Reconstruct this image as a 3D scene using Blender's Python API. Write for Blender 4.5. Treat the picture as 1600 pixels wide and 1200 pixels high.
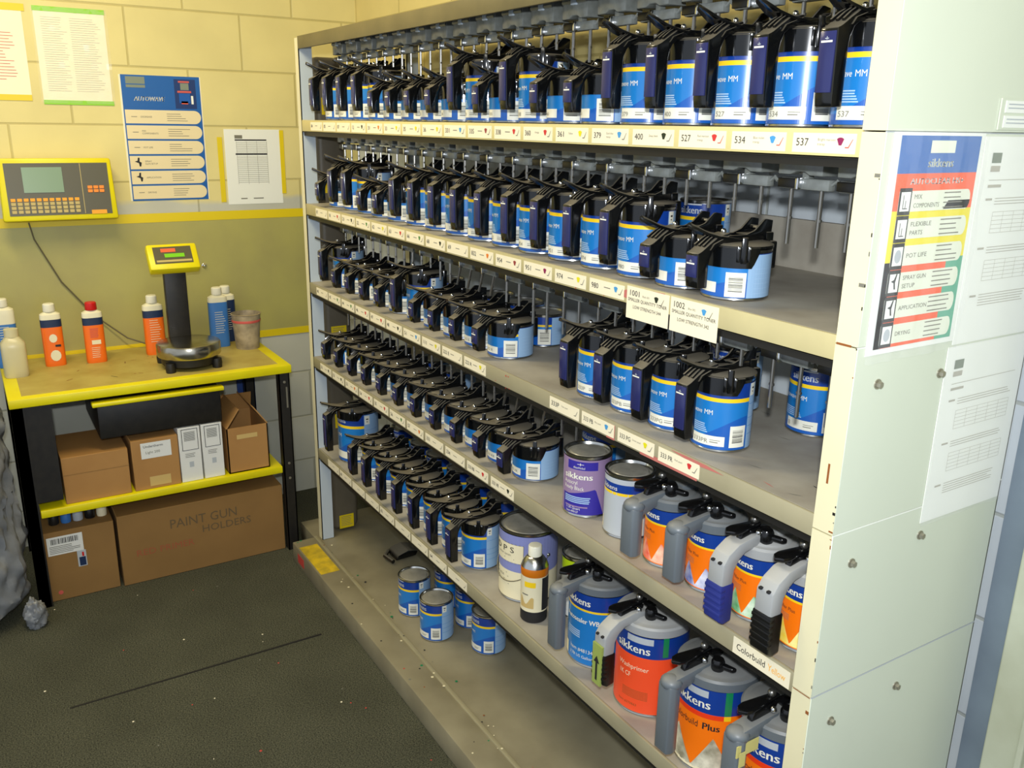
import bpy, bmesh, math, random
from mathutils import Vector, Matrix
random.seed(7)
for o in list(bpy.data.objects): bpy.data.objects.remove(o)
SC = bpy.context.scene
COL = SC.collection
PI = math.pi
def rad(a): return a*PI/180

# ------------------------------------------------------------------ camera
cam_d = bpy.data.cameras.new('camera'); cam = bpy.data.objects.new('camera', cam_d); COL.objects.link(cam)
cam_d.sensor_fit = 'HORIZONTAL'; cam_d.sensor_width = 36.0; cam_d.lens = 36.0*1365.27/1600.0
cam_d.clip_start = 0.02
RX = Vector((0.52696, 0.84973, 0.01646)); UP = Vector((-0.25073, 0.13692, 0.95833)); FW = Vector((-0.81207, 0.50912, -0.28520))
m = Matrix(((RX.x, UP.x, -FW.x), (RX.y, UP.y, -FW.y), (RX.z, UP.z, -FW.z))).to_4x4()
m.translation = Vector((2.9689, -1.0006, 1.6056)); cam.matrix_world = m
SC.camera = cam

# ------------------------------------------------------------------ colour management, world, lights
vs = SC.view_settings; vs.view_transform = 'Standard'; vs.look = 'None'; vs.gamma = 1.0; vs.exposure = 0.18
w = bpy.data.worlds.new('world'); SC.world = w; w.use_nodes = True
bg = w.node_tree.nodes['Background']; bg.inputs[0].default_value = (0.80, 0.88, 1.0, 1); bg.inputs[1].default_value = 0.80
def area(name, loc, target, sx, sy, power, col):
    l = bpy.data.lights.new(name, 'AREA'); l.shape = 'RECTANGLE'; l.size = sx; l.size_y = sy; l.energy = power; l.color = col
    o = bpy.data.objects.new(name, l); COL.objects.link(o); o.location = loc
    o.rotation_euler = (Vector(target)-Vector(loc)).to_track_quat('-Z', 'Y').to_euler()
    return o
area('ceiling_tube_light', (0.55, -0.85, 2.52), (0.25, -0.5, 0.6), 1.2, 0.16, 23, (1.0, 0.86, 0.54))
area('ceiling_tube_light', (2.75, -1.15, 2.52), (1.6, 0.0, 1.0), 1.2, 0.16, 4, (1.0, 0.96, 0.84))
area('camera_flash_light', (2.99, -1.02, 1.72), (1.2, 0.1, 1.15), 0.06, 0.04, 25, (0.92, 0.96, 1.0))

# ------------------------------------------------------------------ materials
def lin(c): c /= 255.0; return c/12.92 if c <= 0.04045 else ((c+0.055)/1.055)**2.4
MATS = {}
def mat(name, rgb, rough=0.5, metal=0.0, noise=None, bump=0.0, scale=20, spec=0.5, dust=None, coat=0.0):
    """noise = (rgb2, factor); dust = (rgb, amount) settled on upward faces"""
    if name in MATS: return MATS[name]
    m = bpy.data.materials.new(name); m.use_nodes = True; nt = m.node_tree; N = nt.nodes; L = nt.links
    b = N['Principled BSDF']; col = tuple(lin(v) for v in rgb)+(1,)
    b.inputs['Base Color'].default_value = col; b.inputs['Roughness'].default_value = rough
    b.inputs['Metallic'].default_value = metal; b.inputs['Specular IOR Level'].default_value = spec
    if coat: b.inputs['Coat Weight'].default_value = coat; b.inputs['Coat Roughness'].default_value = 0.08
    src = None
    if noise or bump:
        tc = N.new('ShaderNodeTexCoord'); nz = N.new('ShaderNodeTexNoise'); nz.inputs['Scale'].default_value = scale
        nz.inputs['Detail'].default_value = 6; L.new(tc.outputs['Object'], nz.inputs['Vector'])
        if noise:
            r = N.new('ShaderNodeMapRange'); r.inputs[1].default_value = 0.35; r.inputs[2].default_value = 0.7
            r.inputs[3].default_value = 0; r.inputs[4].default_value = noise[1]; L.new(nz.outputs[0], r.inputs[0])
            mx = N.new('ShaderNodeMix'); mx.data_type = 'RGBA'; mx.inputs[6].default_value = col
            mx.inputs[7].default_value = tuple(lin(v) for v in noise[0])+(1,)
            L.new(r.outputs[0], mx.inputs[0]); L.new(mx.outputs[2], b.inputs['Base Color']); src = mx.outputs[2]
        if bump:
            bp = N.new('ShaderNodeBump'); bp.inputs['Strength'].default_value = bump; bp.inputs['Distance'].default_value = 0.004
            L.new(nz.outputs[0], bp.inputs['Height']); L.new(bp.outputs[0], b.inputs['Normal'])
    if dust:
        g = N.new('ShaderNodeNewGeometry'); s = N.new('ShaderNodeSeparateXYZ'); L.new(g.outputs['Normal'], s.inputs[0])
        r = N.new('ShaderNodeMapRange'); r.inputs[1].default_value = 0.35; r.inputs[2].default_value = 0.95
        r.inputs[4].default_value = dust[1]; L.new(s.outputs[2], r.inputs[0])
        mx = N.new('ShaderNodeMix'); mx.data_type = 'RGBA'; mx.inputs[6].default_value = col
        if src: L.new(src, mx.inputs[6])
        mx.inputs[7].default_value = tuple(lin(v) for v in dust[0])+(1,)
        L.new(r.outputs[0], mx.inputs[0]); L.new(mx.outputs[2], b.inputs['Base Color'])
        r2 = N.new('ShaderNodeMapRange'); r2.inputs[3].default_value = rough; r2.inputs[4].default_value = 0.8
        L.new(r.outputs[0], r2.inputs[0]); L.new(r2.outputs[0], b.inputs['Roughness'])
    MATS[name] = m; return m
def see_through(name, rgb, alpha, rough):
    m = bpy.data.materials.new(name); m.use_nodes = True; b = m.node_tree.nodes['Principled BSDF']
    b.inputs['Base Color'].default_value = tuple(lin(v) for v in rgb)+(1,); b.inputs['Alpha'].default_value = alpha
    b.inputs['Roughness'].default_value = rough; MATS[name] = m; return m

mat('cream_enamel', (226, 219, 182), 0.35, noise=((214, 204, 164), 0.35), scale=6)
mat('white_enamel', (212, 218, 198), 0.3, noise=((204, 211, 192), 0.6), scale=3)
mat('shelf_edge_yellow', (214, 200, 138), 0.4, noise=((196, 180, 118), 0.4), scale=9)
mat('shelf_edge_beige', (190, 178, 130), 0.45, noise=((160, 150, 110), 0.5), scale=9)  # second shelf's edge: mottled beige, duller than the top shelf's yellow
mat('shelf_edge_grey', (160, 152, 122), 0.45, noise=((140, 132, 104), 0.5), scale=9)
mat('roof_edge', (98, 89, 58), 0.5, noise=((135, 122, 80), 0.4), scale=9)
mat('shelf_top', (170, 164, 150), 0.6, noise=((142, 134, 120), 0.8), scale=11, bump=0.05)
mat('tray_paint', (146, 138, 112), 0.6, noise=((122, 114, 90), 0.8), scale=8, bump=0.05)
mat('rust', (140, 80, 30), 0.8)
mat('red_stain', (190, 60, 50), 0.7)
mat('pink_stain', (190, 110, 100), 0.7)
mat('paint_tin', (190, 190, 185), 0.22, 1.0)
mat('tin_lid', (190, 186, 172), 0.34, 0.25, noise=((110, 105, 90), 0.5), scale=30)
mat('label_blue', (28, 120, 194), 0.3, coat=0.3)
mat('label_deep', (24, 90, 176), 0.3, coat=0.3)
mat('label_navy', (16, 58, 142), 0.3, coat=0.3)
mat('label_light', (146, 180, 214), 0.35)
mat('label_yellow', (245, 205, 30), 0.35)
mat('label_white', (232, 230, 214), 0.5)
mat('label_grey', (180, 186, 190), 0.5)
mat('ink', (30, 30, 32), 0.6)
mat('ink_soft', (120, 118, 105), 0.7)
mat('ink_pale', (165, 195, 225), 0.6)
mat('black_plastic', (10, 11, 12), 0.15, dust=((134, 126, 108), 0.7), spec=0.6)
mat('black_gloss', (14, 14, 15), 0.2)
mat('black_plain', (12, 12, 12), 0.35)
mat('handle_blue', (38, 42, 90), 0.2)
mat('ink_faint', (178, 174, 160), 0.7)
mat('carpet_dark', (34, 32, 26), 0.95)
mat('chrome', (220, 222, 225), 0.15, 1.0)
mat('steel_rod', (140, 138, 132), 0.3, 0.9)
mat('red_rod', (150, 55, 35), 0.5)
mat('dark_steel', (52, 50, 46), 0.4, 0.6)
mat('drive_grey', (122, 126, 122), 0.25, noise=((78, 80, 74), 0.8), scale=25, spec=0.6)
mat('drive_clip', (160, 172, 182), 0.35)
mat('motor_grey', (98, 90, 74), 0.5, noise=((84, 78, 64), 0.5), scale=14)
mat('warn_yellow', (224, 196, 10), 0.5)
mat('sticker_paper', (240, 230, 200), 0.5)
mat('sticker_paper_red', (250, 240, 225), 0.5)
mat('grey_plastic', (100, 107, 112), 0.35, dust=((150, 145, 135), 0.4))
mat('pale_plastic', (160, 162, 162), 0.35, dust=((182, 178, 168), 0.4))
mat('grip_blue', (32, 44, 120), 0.55)
mat('orange_label', (250, 120, 10), 0.35)
mat('red_orange', (245, 82, 40), 0.4)
mat('splash_red', (240, 50, 20), 0.35, noise=((255, 225, 190), 1.0), scale=28)
mat('splash_blue', (30, 70, 165), 0.35, noise=((240, 240, 250), 1.0), scale=28)
mat('splash_green', (20, 160, 80), 0.35, noise=((235, 250, 225), 1.0), scale=28)
mat('splash_yellow', (250, 205, 10), 0.35, noise=((255, 250, 170), 1.0), scale=28)
mat('splash_grey', (140, 135, 110), 0.35, noise=((240, 235, 210), 1.0), scale=28)
mat('green_print', (20, 130, 80), 0.35)
mat('purple_label', (150, 125, 160), 0.35)
mat('violet_label', (52, 42, 150), 0.35)
mat('lavender', (136, 142, 196), 0.45)
mat('cream_label', (236, 226, 190), 0.5)
mat('amber', (200, 110, 10), 0.35)
mat('lime', (190, 215, 20), 0.4)
mat('lime_worn', (150, 166, 84), 0.5)
mat('bright_yellow', (230, 218, 0), 0.42, noise=((215, 190, 0), 0.5), scale=8)
mat('bench_top', (184, 168, 90), 0.55, noise=((165, 142, 66), 0.8), scale=13)
mat('black_frame', (20, 18, 15), 0.5, noise=((38, 34, 28), 0.6), scale=40)
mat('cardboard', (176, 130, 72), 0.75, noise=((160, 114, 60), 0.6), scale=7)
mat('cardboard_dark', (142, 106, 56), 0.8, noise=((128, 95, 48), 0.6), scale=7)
mat('packing_tape', (205, 175, 110), 0.35)
mat('white_card', (226, 226, 220), 0.5)
mat('paper', (240, 234, 205), 0.5)
mat('paper_white', (238, 240, 232), 0.4)
mat('chart_blue', (18, 92, 170), 0.4)
mat('chart_dark', (14, 50, 110), 0.4)
mat('chart_grey', (125, 135, 120), 0.5)
mat('chart_pill', (232, 216, 172), 0.5)
mat('tape_green', (140, 205, 40), 0.45)
mat('tape_yellow', (225, 200, 10), 0.45)
mat('faded_red', (160, 84, 52), 0.8)
mat('faded_ink', (100, 82, 54), 0.8)
mat('marker_red', (205, 90, 80), 0.6)
mat('poster_blue', (60, 110, 180), 0.4)
mat('poster_orange', (245, 100, 60), 0.4)
mat('poster_yellow', (236, 220, 40), 0.4)
mat('poster_green', (90, 170, 140), 0.4)
mat('poster_pale', (228, 232, 212), 0.4)
mat('poster_mint', (176, 222, 200), 0.4)
mat('face_plate', (84, 80, 58), 0.4)
mat('lcd', (122, 148, 116), 0.3)
mat('key_beige', (190, 170, 105), 0.5)
mat('key_amber', (240, 140, 40), 0.5)
mat('key_orange', (240, 165, 30), 0.5)
mat('steel_pan', (185, 180, 165), 0.22, 1.0, noise=((120, 110, 90), 0.5), scale=20)
mat('bottle_orange', (242, 112, 22), 0.4)
mat('bottle_white', (232, 226, 196), 0.45)
mat('bottle_navy', (24, 44, 80), 0.45)
mat('bottle_blue', (60, 120, 190), 0.45)
mat('cap_red', (200, 20, 20), 0.4)
mat('cap_white', (236, 232, 210), 0.4)
mat('bag_grey', (142, 144, 146), 0.38, noise=((92, 96, 102), 0.7), scale=9, bump=0.6)
mat('cable', (96, 88, 60), 0.5)
mat('blue_plastic', (20, 60, 130), 0.5)
mat('cup_dirty', (176, 160, 130), 0.5, noise=((110, 100, 80), 0.8), scale=28)
mat('green_lcd', (120, 200, 20), 0.4)
mat('yellow_bin', (224, 190, 20), 0.5, noise=((150, 130, 40), 0.8), scale=30)
mat('bolt_steel', (170, 165, 150), 0.35, 0.8)
see_through('clear_film', (255, 255, 255), 0.10, 0.12)
see_through('milky', (225, 215, 170), 0.75, 0.3)
see_through('shelf_cup', (170, 165, 150), 0.8, 0.3)

def block_wall(name, axis, bands):
    """painted concrete blocks: bands = list of (z_limit, rgb) from the floor up; joints pressed into the paint"""
    m = bpy.data.materials.new(name); m.use_nodes = True; nt = m.node_tree; N = nt.nodes; L = nt.links; b = N['Principled BSDF']
    b.inputs['Roughness'].default_value = 0.55
    tc = N.new('ShaderNodeTexCoord'); sp = N.new('ShaderNodeSeparateXYZ'); L.new(tc.outputs['Object'], sp.inputs[0])
    cb = N.new('ShaderNodeCombineXYZ'); L.new(sp.outputs[axis], cb.inputs[0])
    ad = N.new('ShaderNodeMath'); ad.operation = 'ADD'; ad.inputs[1].default_value = 0.058; L.new(sp.outputs[2], ad.inputs[0]); L.new(ad.outputs[0], cb.inputs[1])
    br = N.new('ShaderNodeTexBrick'); L.new(cb.outputs[0], br.inputs['Vector']); br.inputs['Scale'].default_value = 1
    br.inputs['Brick Width'].default_value = 0.41; br.inputs['Row Height'].default_value = 0.2045; br.inputs['Mortar Size'].default_value = 0.005
    br.inputs['Mortar Smooth'].default_value = 0.6; br.inputs['Color1'].default_value = (1, 1, 1, 1); br.inputs['Color2'].default_value = (0.94, 0.94, 0.94, 1); br.inputs['Mortar'].default_value = (0.62, 0.6, 0.5, 1)
    nz = N.new('ShaderNodeTexNoise'); nz.inputs['Scale'].default_value = 5; nz.inputs['Detail'].default_value = 8; L.new(tc.outputs['Object'], nz.inputs['Vector'])
    cur = None
    for i, (zl, rgb) in enumerate(bands):
        c = tuple(lin(v) for v in rgb)+(1,)
        if cur is None: cur = N.new('ShaderNodeRGB'); cur.outputs[0].default_value = c; cur = cur.outputs[0]; zp = zl; continue
        wob = N.new('ShaderNodeMath'); wob.operation = 'MULTIPLY_ADD'; wob.inputs[1].default_value = 0.06; L.new(nz.outputs[0], wob.inputs[0]); L.new(sp.outputs[2], wob.inputs[2])
        r = N.new('ShaderNodeMapRange'); r.inputs[1].default_value = zp+0.02; r.inputs[2].default_value = zp+0.04; L.new(wob.outputs[0], r.inputs[0])
        mx = N.new('ShaderNodeMix'); mx.data_type = 'RGBA'; L.new(cur, mx.inputs[6]); mx.inputs[7].default_value = c; L.new(r.outputs[0], mx.inputs[0]); cur = mx.outputs[2]; zp = zl
    mu = N.new('ShaderNodeMix'); mu.data_type = 'RGBA'; mu.blend_type = 'MULTIPLY'; mu.inputs[0].default_value = 0.75; L.new(cur, mu.inputs[6]); L.new(br.outputs[0], mu.inputs[7])
    m2 = N.new('ShaderNodeMix'); m2.data_type = 'RGBA'; m2.blend_type = 'MULTIPLY'; m2.inputs[0].default_value = 0.25; L.new(mu.outputs[2], m2.inputs[6]); L.new(nz.outputs[0], m2.inputs[7])
    L.new(m2.outputs[2], b.inputs['Base Color'])
    iv = N.new('ShaderNodeMath'); iv.operation = 'MULTIPLY_ADD'; iv.inputs[1].default_value = -1.0; L.new(br.outputs['Fac'], iv.inputs[0])
    n2 = N.new('ShaderNodeMath'); n2.operation = 'MULTIPLY'; n2.inputs[1].default_value = 0.5; L.new(nz.outputs[0], n2.inputs[0]); L.new(n2.outputs[0], iv.inputs[2])
    bp = N.new('ShaderNodeBump'); bp.inputs['Strength'].default_value = 0.35; bp.inputs['Distance'].default_value = 0.006; L.new(iv.outputs[0], bp.inputs['Height']); L.new(bp.outputs[0], b.inputs['Normal'])
    MATS[name] = m; return m
block_wall('block_left', 1, [(1.30, (206, 206, 190)), (9, (236, 222, 152))])
block_wall('block_back', 0, [(1.62, (214, 222, 226)), (9, (236, 218, 146))])

def carpet():
    m = bpy.data.materials.new('carpet'); m.use_nodes = True; nt = m.node_tree; N = nt.nodes; L = nt.links; b = N['Principled BSDF']
    b.inputs['Roughness'].default_value = 0.95; b.inputs['Specular IOR Level'].default_value = 0.1
    tc = N.new('ShaderNodeTexCoord')
    n1 = N.new('ShaderNodeTexNoise'); n1.inputs['Scale'].default_value = 260; n1.inputs['Detail'].default_value = 3; L.new(tc.outputs['Object'], n1.inputs['Vector'])
    n2 = N.new('ShaderNodeTexNoise'); n2.inputs['Scale'].default_value = 4; n2.inputs['Detail'].default_value = 6; L.new(tc.outputs['Object'], n2.inputs['Vector'])
    r = N.new('ShaderNodeValToRGB'); r.color_ramp.elements[0].position = 0.3; r.color_ramp.elements[0].color = tuple(lin(v) for v in (46, 48, 40))+(1,)
    r.color_ramp.elements[1].position = 0.72; r.color_ramp.elements[1].color = tuple(lin(v) for v in (106, 106, 88))+(1,); L.new(n1.outputs[0], r.inputs[0])
    mx = N.new('ShaderNodeMix'); mx.data_type = 'RGBA'; mx.blend_type = 'MULTIPLY'; mx.inputs[0].default_value = 0.6; L.new(r.outputs[0], mx.inputs[6])
    r2 = N.new('ShaderNodeMapRange'); r2.inputs[1].default_value = 0.2; r2.inputs[2].default_value = 0.7; r2.inputs[3].default_value = 0.5; r2.inputs[4].default_value = 1.0
    L.new(n2.outputs[0], r2.inputs[0]); L.new(r2.outputs[0], mx.inputs[7]); L.new(mx.outputs[2], b.inputs['Base Color'])
    bp = N.new('ShaderNodeBump'); bp.inputs['Strength'].default_value = 0.5; bp.inputs['Distance'].default_value = 0.003; L.new(n1.outputs[0], bp.inputs['Height']); L.new(bp.outputs[0], b.inputs['Normal'])
    MATS['carpet'] = m
carpet()
def sheet_mat():
    m = mat('olive_sheet', (176, 170, 98), 0.36, noise=((158, 150, 96), 0.7), scale=5, bump=0.25)
sheet_mat()

# ------------------------------------------------------------------ mesh builder
_txt = {}
def text_mesh(s):
    if s in _txt: return _txt[s]
    cu = bpy.data.curves.new('t', 'FONT'); cu.body = s; cu.size = 1; cu.resolution_u = 2
    ob = bpy.data.objects.new('t', cu); COL.objects.link(ob)
    dg = bpy.context.evaluated_depsgraph_get(); me = ob.evaluated_get(dg).to_mesh()
    vsx = [tuple(v.co)[:2] for v in me.vertices]; fs = [tuple(p.vertices) for p in me.polygons]
    ob.evaluated_get(dg).to_mesh_clear(); bpy.data.objects.remove(ob); bpy.data.curves.remove(cu)
    wd = max([v[0] for v in vsx] or [1]); _txt[s] = (vsx, fs, wd); return _txt[s]

class MB:
    def __init__(s): s.bm = bmesh.new(); s.mats = []
    def mi(s, m):
        if m not in s.mats: s.mats.append(m)
        return s.mats.index(m)
    def face(s, pts, m):
        v = [s.bm.verts.new(p) for p in pts]
        try: f = s.bm.faces.new(v); f.material_index = s.mi(m); return f
        except ValueError: pass
    def merge(s, b2, m, M=None):
        if M is not None: b2.transform(M)
        i = s.mi(m); mp = {v: s.bm.verts.new(v.co) for v in b2.verts}
        for f in b2.faces:
            try: nf = s.bm.faces.new([mp[v] for v in f.verts]); nf.material_index = i
            except ValueError: pass
        b2.free()
    def box(s, x0, x1, y0, y1, z0, z1, m, bev=0.0, M=None, seg=2):
        b = bmesh.new(); bmesh.ops.create_cube(b, size=1)
        for v in b.verts: v.co = Vector(((x0+x1)/2+v.co.x*(x1-x0), (y0+y1)/2+v.co.y*(y1-y0), (z0+z1)/2+v.co.z*(z1-z0)))
        if bev: bmesh.ops.bevel(b, geom=b.edges[:], offset=bev, segments=seg, affect='EDGES', profile=0.5)
        s.merge(b, m, M); return s
    def lathe(s, prof, m, c=(0, 0, 0), n=40, a0=0, a1=360, M=None):
        """prof: list of (r, z) outward-facing when z rises; ms may switch with (r, z, mat)"""
        full = abs(a1-a0) >= 359.9; k = n if full else n+1; rings = []
        for p in prof:
            if p[0] < 1e-6: rings.append([s.bm.verts.new((c[0], c[1], c[2]+p[1]))]*k); continue
            rings.append([s.bm.verts.new((c[0]+p[0]*math.cos(rad(a0+(a1-a0)*i/n)), c[1]+p[0]*math.sin(rad(a0+(a1-a0)*i/n)), c[2]+p[1])) for i in range(k)])
        for j in range(len(prof)-1):
            mm = s.mi(prof[j+1][2] if len(prof[j+1]) > 2 else m)
            for i in range(n):
                i2 = (i+1) % k if full else i+1
                vs_ = [rings[j][i], rings[j][i2], rings[j+1][i2], rings[j+1][i]]
                u = []
                for v in vs_:
                    if v not in u: u.append(v)
                if len(u) > 2:
                    try: f = s.bm.faces.new(u); f.material_index = mm
                    except ValueError: pass
        if M is not None:
            done = set()
            for r in rings:
                for v in r:
                    if v not in done: v.co = M @ v.co; done.add(v)
        return s
    def prism(s, poly, axis, a, b, m, bev=0.0, M=None):
        """poly of 2D points in the plane normal to axis ('x': (y,z), 'y': (x,z), 'z': (x,y)), extruded a..b"""
        f = {'x': lambda p, t: (t, p[0], p[1]), 'y': lambda p, t: (p[0], t, p[1]), 'z': lambda p, t: (p[0], p[1], t)}[axis]
        q = bmesh.new(); A = [q.verts.new(f(p, a)) for p in poly]; B = [q.verts.new(f(p, b)) for p in poly]; n = len(poly)
        q.faces.new(A[::-1]); q.faces.new(B)
        for i in range(n): q.faces.new([A[i], A[(i+1) % n], B[(i+1) % n], B[i]])
        bmesh.ops.recalc_face_normals(q, faces=q.faces[:])
        if bev: bmesh.ops.bevel(q, geom=q.edges[:], offset=bev, segments=2, affect='EDGES', profile=0.5)
        s.merge(q, m, M); return s
    def tube(s, pts, r, m, n=8, cap=True, sx=1.0):
        pts = [Vector(p) for p in pts]; rings = []; rr = r if isinstance(r, (list, tuple)) else [r]*len(pts); i0 = s.mi(m); prev = None
        for i, p in enumerate(pts):
            d = (pts[min(i+1, len(pts)-1)]-pts[max(i-1, 0)]).normalized()
            if prev is None: u = d.orthogonal().normalized()
            else: u = (prev-d*prev.dot(d)).normalized()
            prev = u; v = d.cross(u)
            rings.append([s.bm.verts.new(p+(u*math.cos(2*PI*k/n)*sx+v*math.sin(2*PI*k/n))*rr[i]) for k in range(n)])
        for a, b in zip(rings, rings[1:]):
            for k in range(n):
                f = s.bm.faces.new([a[k], a[(k+1) % n], b[(k+1) % n], b[k]]); f.material_index = i0
        if cap:
            for R_ in (rings[0][::-1], rings[-1]):
                f = s.bm.faces.new(R_); f.material_index = i0
        return s
    def ball(s, c, r, m, n=10):
        q = bmesh.new(); bmesh.ops.create_uvsphere(q, u_segments=n, v_segments=max(6, n*2//3), radius=1)
        rr = r if isinstance(r, (list, tuple)) else (r, r, r)
        for v in q.verts: v.co = Vector((c[0]+v.co.x*rr[0], c[1]+v.co.y*rr[1], c[2]+v.co.z*rr[2]))
        s.merge(q, m); return s
    # printing: F maps (u, v) in metres on the printed surface to a point
    def ink(s, F, u0, u1, v0, v1, m, n=1):
        for i in range(n):
            a = u0+(u1-u0)*i/n; b = u0+(u1-u0)*(i+1)/n
            s.face([F(a, v0), F(b, v0), F(b, v1), F(a, v1)], m)
    def inkpoly(s, F, pts, m): s.face([F(*p) for p in pts], m)
    def inkfun(s, F, u0, u1, lo, hi, m, n=24):
        for i in range(n):
            a = u0+(u1-u0)*i/n; b = u0+(u1-u0)*(i+1)/n
            if hi(a)-lo(a) < 1e-5 and hi(b)-lo(b) < 1e-5: continue
            s.face([F(a, lo(a)), F(b, lo(b)), F(b, hi(b)+1e-5), F(a, hi(a)+1e-5)], m)
    def text(s, F, txt, u, v, size, m, align='L', width=None, slant=0.0, bold=0.0):
        vv, ff, wd = text_mesh(txt); k = size; kx = size if width is None else width/wd
        off = {'L': 0, 'C': -wd*kx/2, 'R': -wd*kx}[align]; i = s.mi(m)
        for db in ((0,) if not bold else (-bold, bold)):
            nv = [s.bm.verts.new(F(u+off+x*kx+slant*y*k+db, v+y*k)) for x, y in vv]
            for f in ff:
                try: q = s.bm.faces.new([nv[j] for j in f]); q.material_index = i
                except ValueError: pass
    def build(s, name, parent=None, loc=None, smooth=40):
        me = bpy.data.meshes.new(name); s.bm.to_mesh(me); s.bm.free()
        for k in s.mats: me.materials.append(MATS[k])
        if smooth:
            me.polygons.foreach_set('use_smooth', [True]*len(me.polygons)); me.set_sharp_from_angle(angle=rad(smooth))
        o = bpy.data.objects.new(name, me); COL.objects.link(o)
        if parent is not None: o.parent = parent
        if loc: o.location = loc
        return o
def tag(o, label=None, cat=None, group=None, kind=None):
    if label: o['label'] = label
    if cat: o['category'] = cat
    if group: o['group'] = group
    if kind: o['kind'] = kind
    return o
def empty(name, loc=(0, 0, 0), rz=0.0, **k):
    o = bpy.data.objects.new(name, None); COL.objects.link(o); o.location = loc; o.rotation_euler = (0, 0, rz); o.empty_display_size = 0.05
    return tag(o, **k)
def cyl(r, off=0.0005, z=0.0):           # print map: u = degrees around the can, v = height
    return lambda u, v: (math.cos(rad(u))*(r+off), math.sin(rad(u))*(r+off), v+z)
def cyl_m(r, u0, off=0.0009):            # print map in metres starting at angle u0
    return lambda u, v: (math.cos(rad(u0)+u/r)*(r+off), math.sin(rad(u0)+u/r)*(r+off), v)
def flat_y(x0, y, z0, off=0.0006): return lambda u, v: (x0+u, y-off, z0+v)      # faces -y
def flat_x(x, y0, z0, off=0.0006): return lambda u, v: (x+off, y0+u, z0+v)      # faces +x

# ------------------------------------------------------------------ the room
WX = -0.626
YB = 0.47
def struct(mb, name): o = mb.build(name, smooth=0); o['kind'] = 'structure'; return o
f = MB(); f.box(WX-0.1, 4.6, -3.2, YB+0.12, -0.05, 0.0, 'carpet'); struct(f, 'floor')
f = MB(); f.box(WX-0.12, WX, -3.2, YB+0.12, 0, 2.62, 'block_left'); struct(f, 'wall_left')
f = MB(); f.box(WX, 4.6, YB, YB+0.12, 0, 2.62, 'block_back'); struct(f, 'wall_back')
mat('ceiling_paint', (226, 218, 190), 0.8); f = MB(); f.box(WX-0.12, 4.6, -3.2, YB+0.12, 2.62, 2.7, 'ceiling_paint'); struct(f, 'ceiling')
mat('door_track', (196, 200, 178), 0.5, noise=((150, 150, 120), 0.7), scale=5)
mat('blue_grey_paint', (126, 140, 152), 0.55, noise=((104, 116, 128), 0.7), scale=6)
f = MB(); f.box(2.30, 2.75, YB-0.035, YB, 0, 2.6, 'door_track', 0.003)
for x in (2.36, 2.42, 2.50): f.box(x, x+0.012, YB-0.050, YB-0.034, 0, 2.6, 'door_track', 0.003)
f.box(2.325, 2.335, YB-0.042, YB-0.034, 0.42, 0.45, 'rust'); struct(f, 'trim_1')
f = MB(); f.box(2.248, 2.30, YB-0.010, YB, 0, 2.6, 'blue_grey_paint'); struct(f, 'trim_2')

# crease in the carpet and specks of paint
f = MB()
f.prism([(-0.93, 0.0), (-0.93, 0.0012), (-0.19, 0.003), (-0.19, 0.0)], 'x', 0.529, 0.535, 'carpet_dark')
tag(f.build('carpet_seam'), 'thin dark seam line running across the grey carpet in front of the bench', 'seam')
f = MB(); rs = random.Random(3)
for i in range(46):
    x = rs.uniform(-0.1, 1.6); y = rs.uniform(-1.5, -0.13); r = rs.uniform(0.0015, 0.004)
    f.lathe([(r, 0.0003), (r*0.7, 0.0012), (0, 0.0014)], rs.choice(['sticker_paper', 'ink_soft', 'sticker_paper', 'red_stain']), (x, y, 0), 7)
tag(f.build('paint_specks'), 'tiny dried paint specks scattered over the dark carpet', 'paint specks', kind='stuff')

# ------------------------------------------------------------------ olive sheet with yellow tape on the left wall
sh = empty('wall_sheet', (WX, -0.4, 0.74), label='olive sheet taped flat to the block wall above the bench with yellow tape', cat='wall sheet')
f = MB(); f.box(0.0, 0.003, -1.4, 0.70, 0.0, 0.50, 'olive_sheet'); f.build('sheet', sh)
for z0, z1 in ((0.482, 0.516), (-0.012, 0.017)):
    f = MB(); f.box(0.003, 0.0042, -1.4, 0.70, z0, z1, 'tape_yellow'); f.build('tape', sh)

def wall_paper(name, y0, y1, z0, z1, label, cat, draw, tapes=(), m='paper', lean=0.0, group=None):
    t = empty(name, (WX, (y0+y1)/2, z0), label=label, cat=cat, group=group); W_ = y1-y0; H_ = z1-z0
    f = MB(); f.box(0.0, 0.0012, -W_/2, W_/2, 0, H_, m)
    draw(f, flat_x(0.0012, -W_/2, 0), W_, H_); f.build('sheet', t, smooth=0)
    for ty0, ty1, tz0, tz1, tm in tapes:
        g = MB(); g.box(0.0012, 0.0022, ty0-(y0+y1)/2, ty1-(y0+y1)/2, tz0-z0, tz1-z0, tm); g.build('tape', t, smooth=0)
    if lean: t.rotation_euler = (lean, 0, 0)
    return t
def lines(f, F, u0, u1, v1, v0, step, m, seed=1, th=0.35, jag=0.3):
    r = random.Random(seed); v = v1
    while v > v0:
        f.ink(F, u0, u0+(u1-u0)*(1-jag*r.random()), v-step*th, v, m); v -= step
def draw_red(f, F, W_, H_):
    f.ink(F, 0.0, 0.09, H_-0.05, H_-0.024, 'marker_red'); f.ink(F, 0.0, 0.07, H_-0.075, H_-0.055, 'marker_red')
    lines(f, F, 0.01, W_-0.03, H_-0.09, 0.06, 0.010, 'marker_red', 4, 0.18)
    f.ink(F, 0, 0.045, 0.02, 0.055, 'marker_red')
    for u in (0.06, 0.08): f.inkpoly(F, [(u+0.006*math.cos(a), 0.033+0.006*math.sin(a)) for a in [k*PI/4 for k in range(8)]], 'rust')
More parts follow.
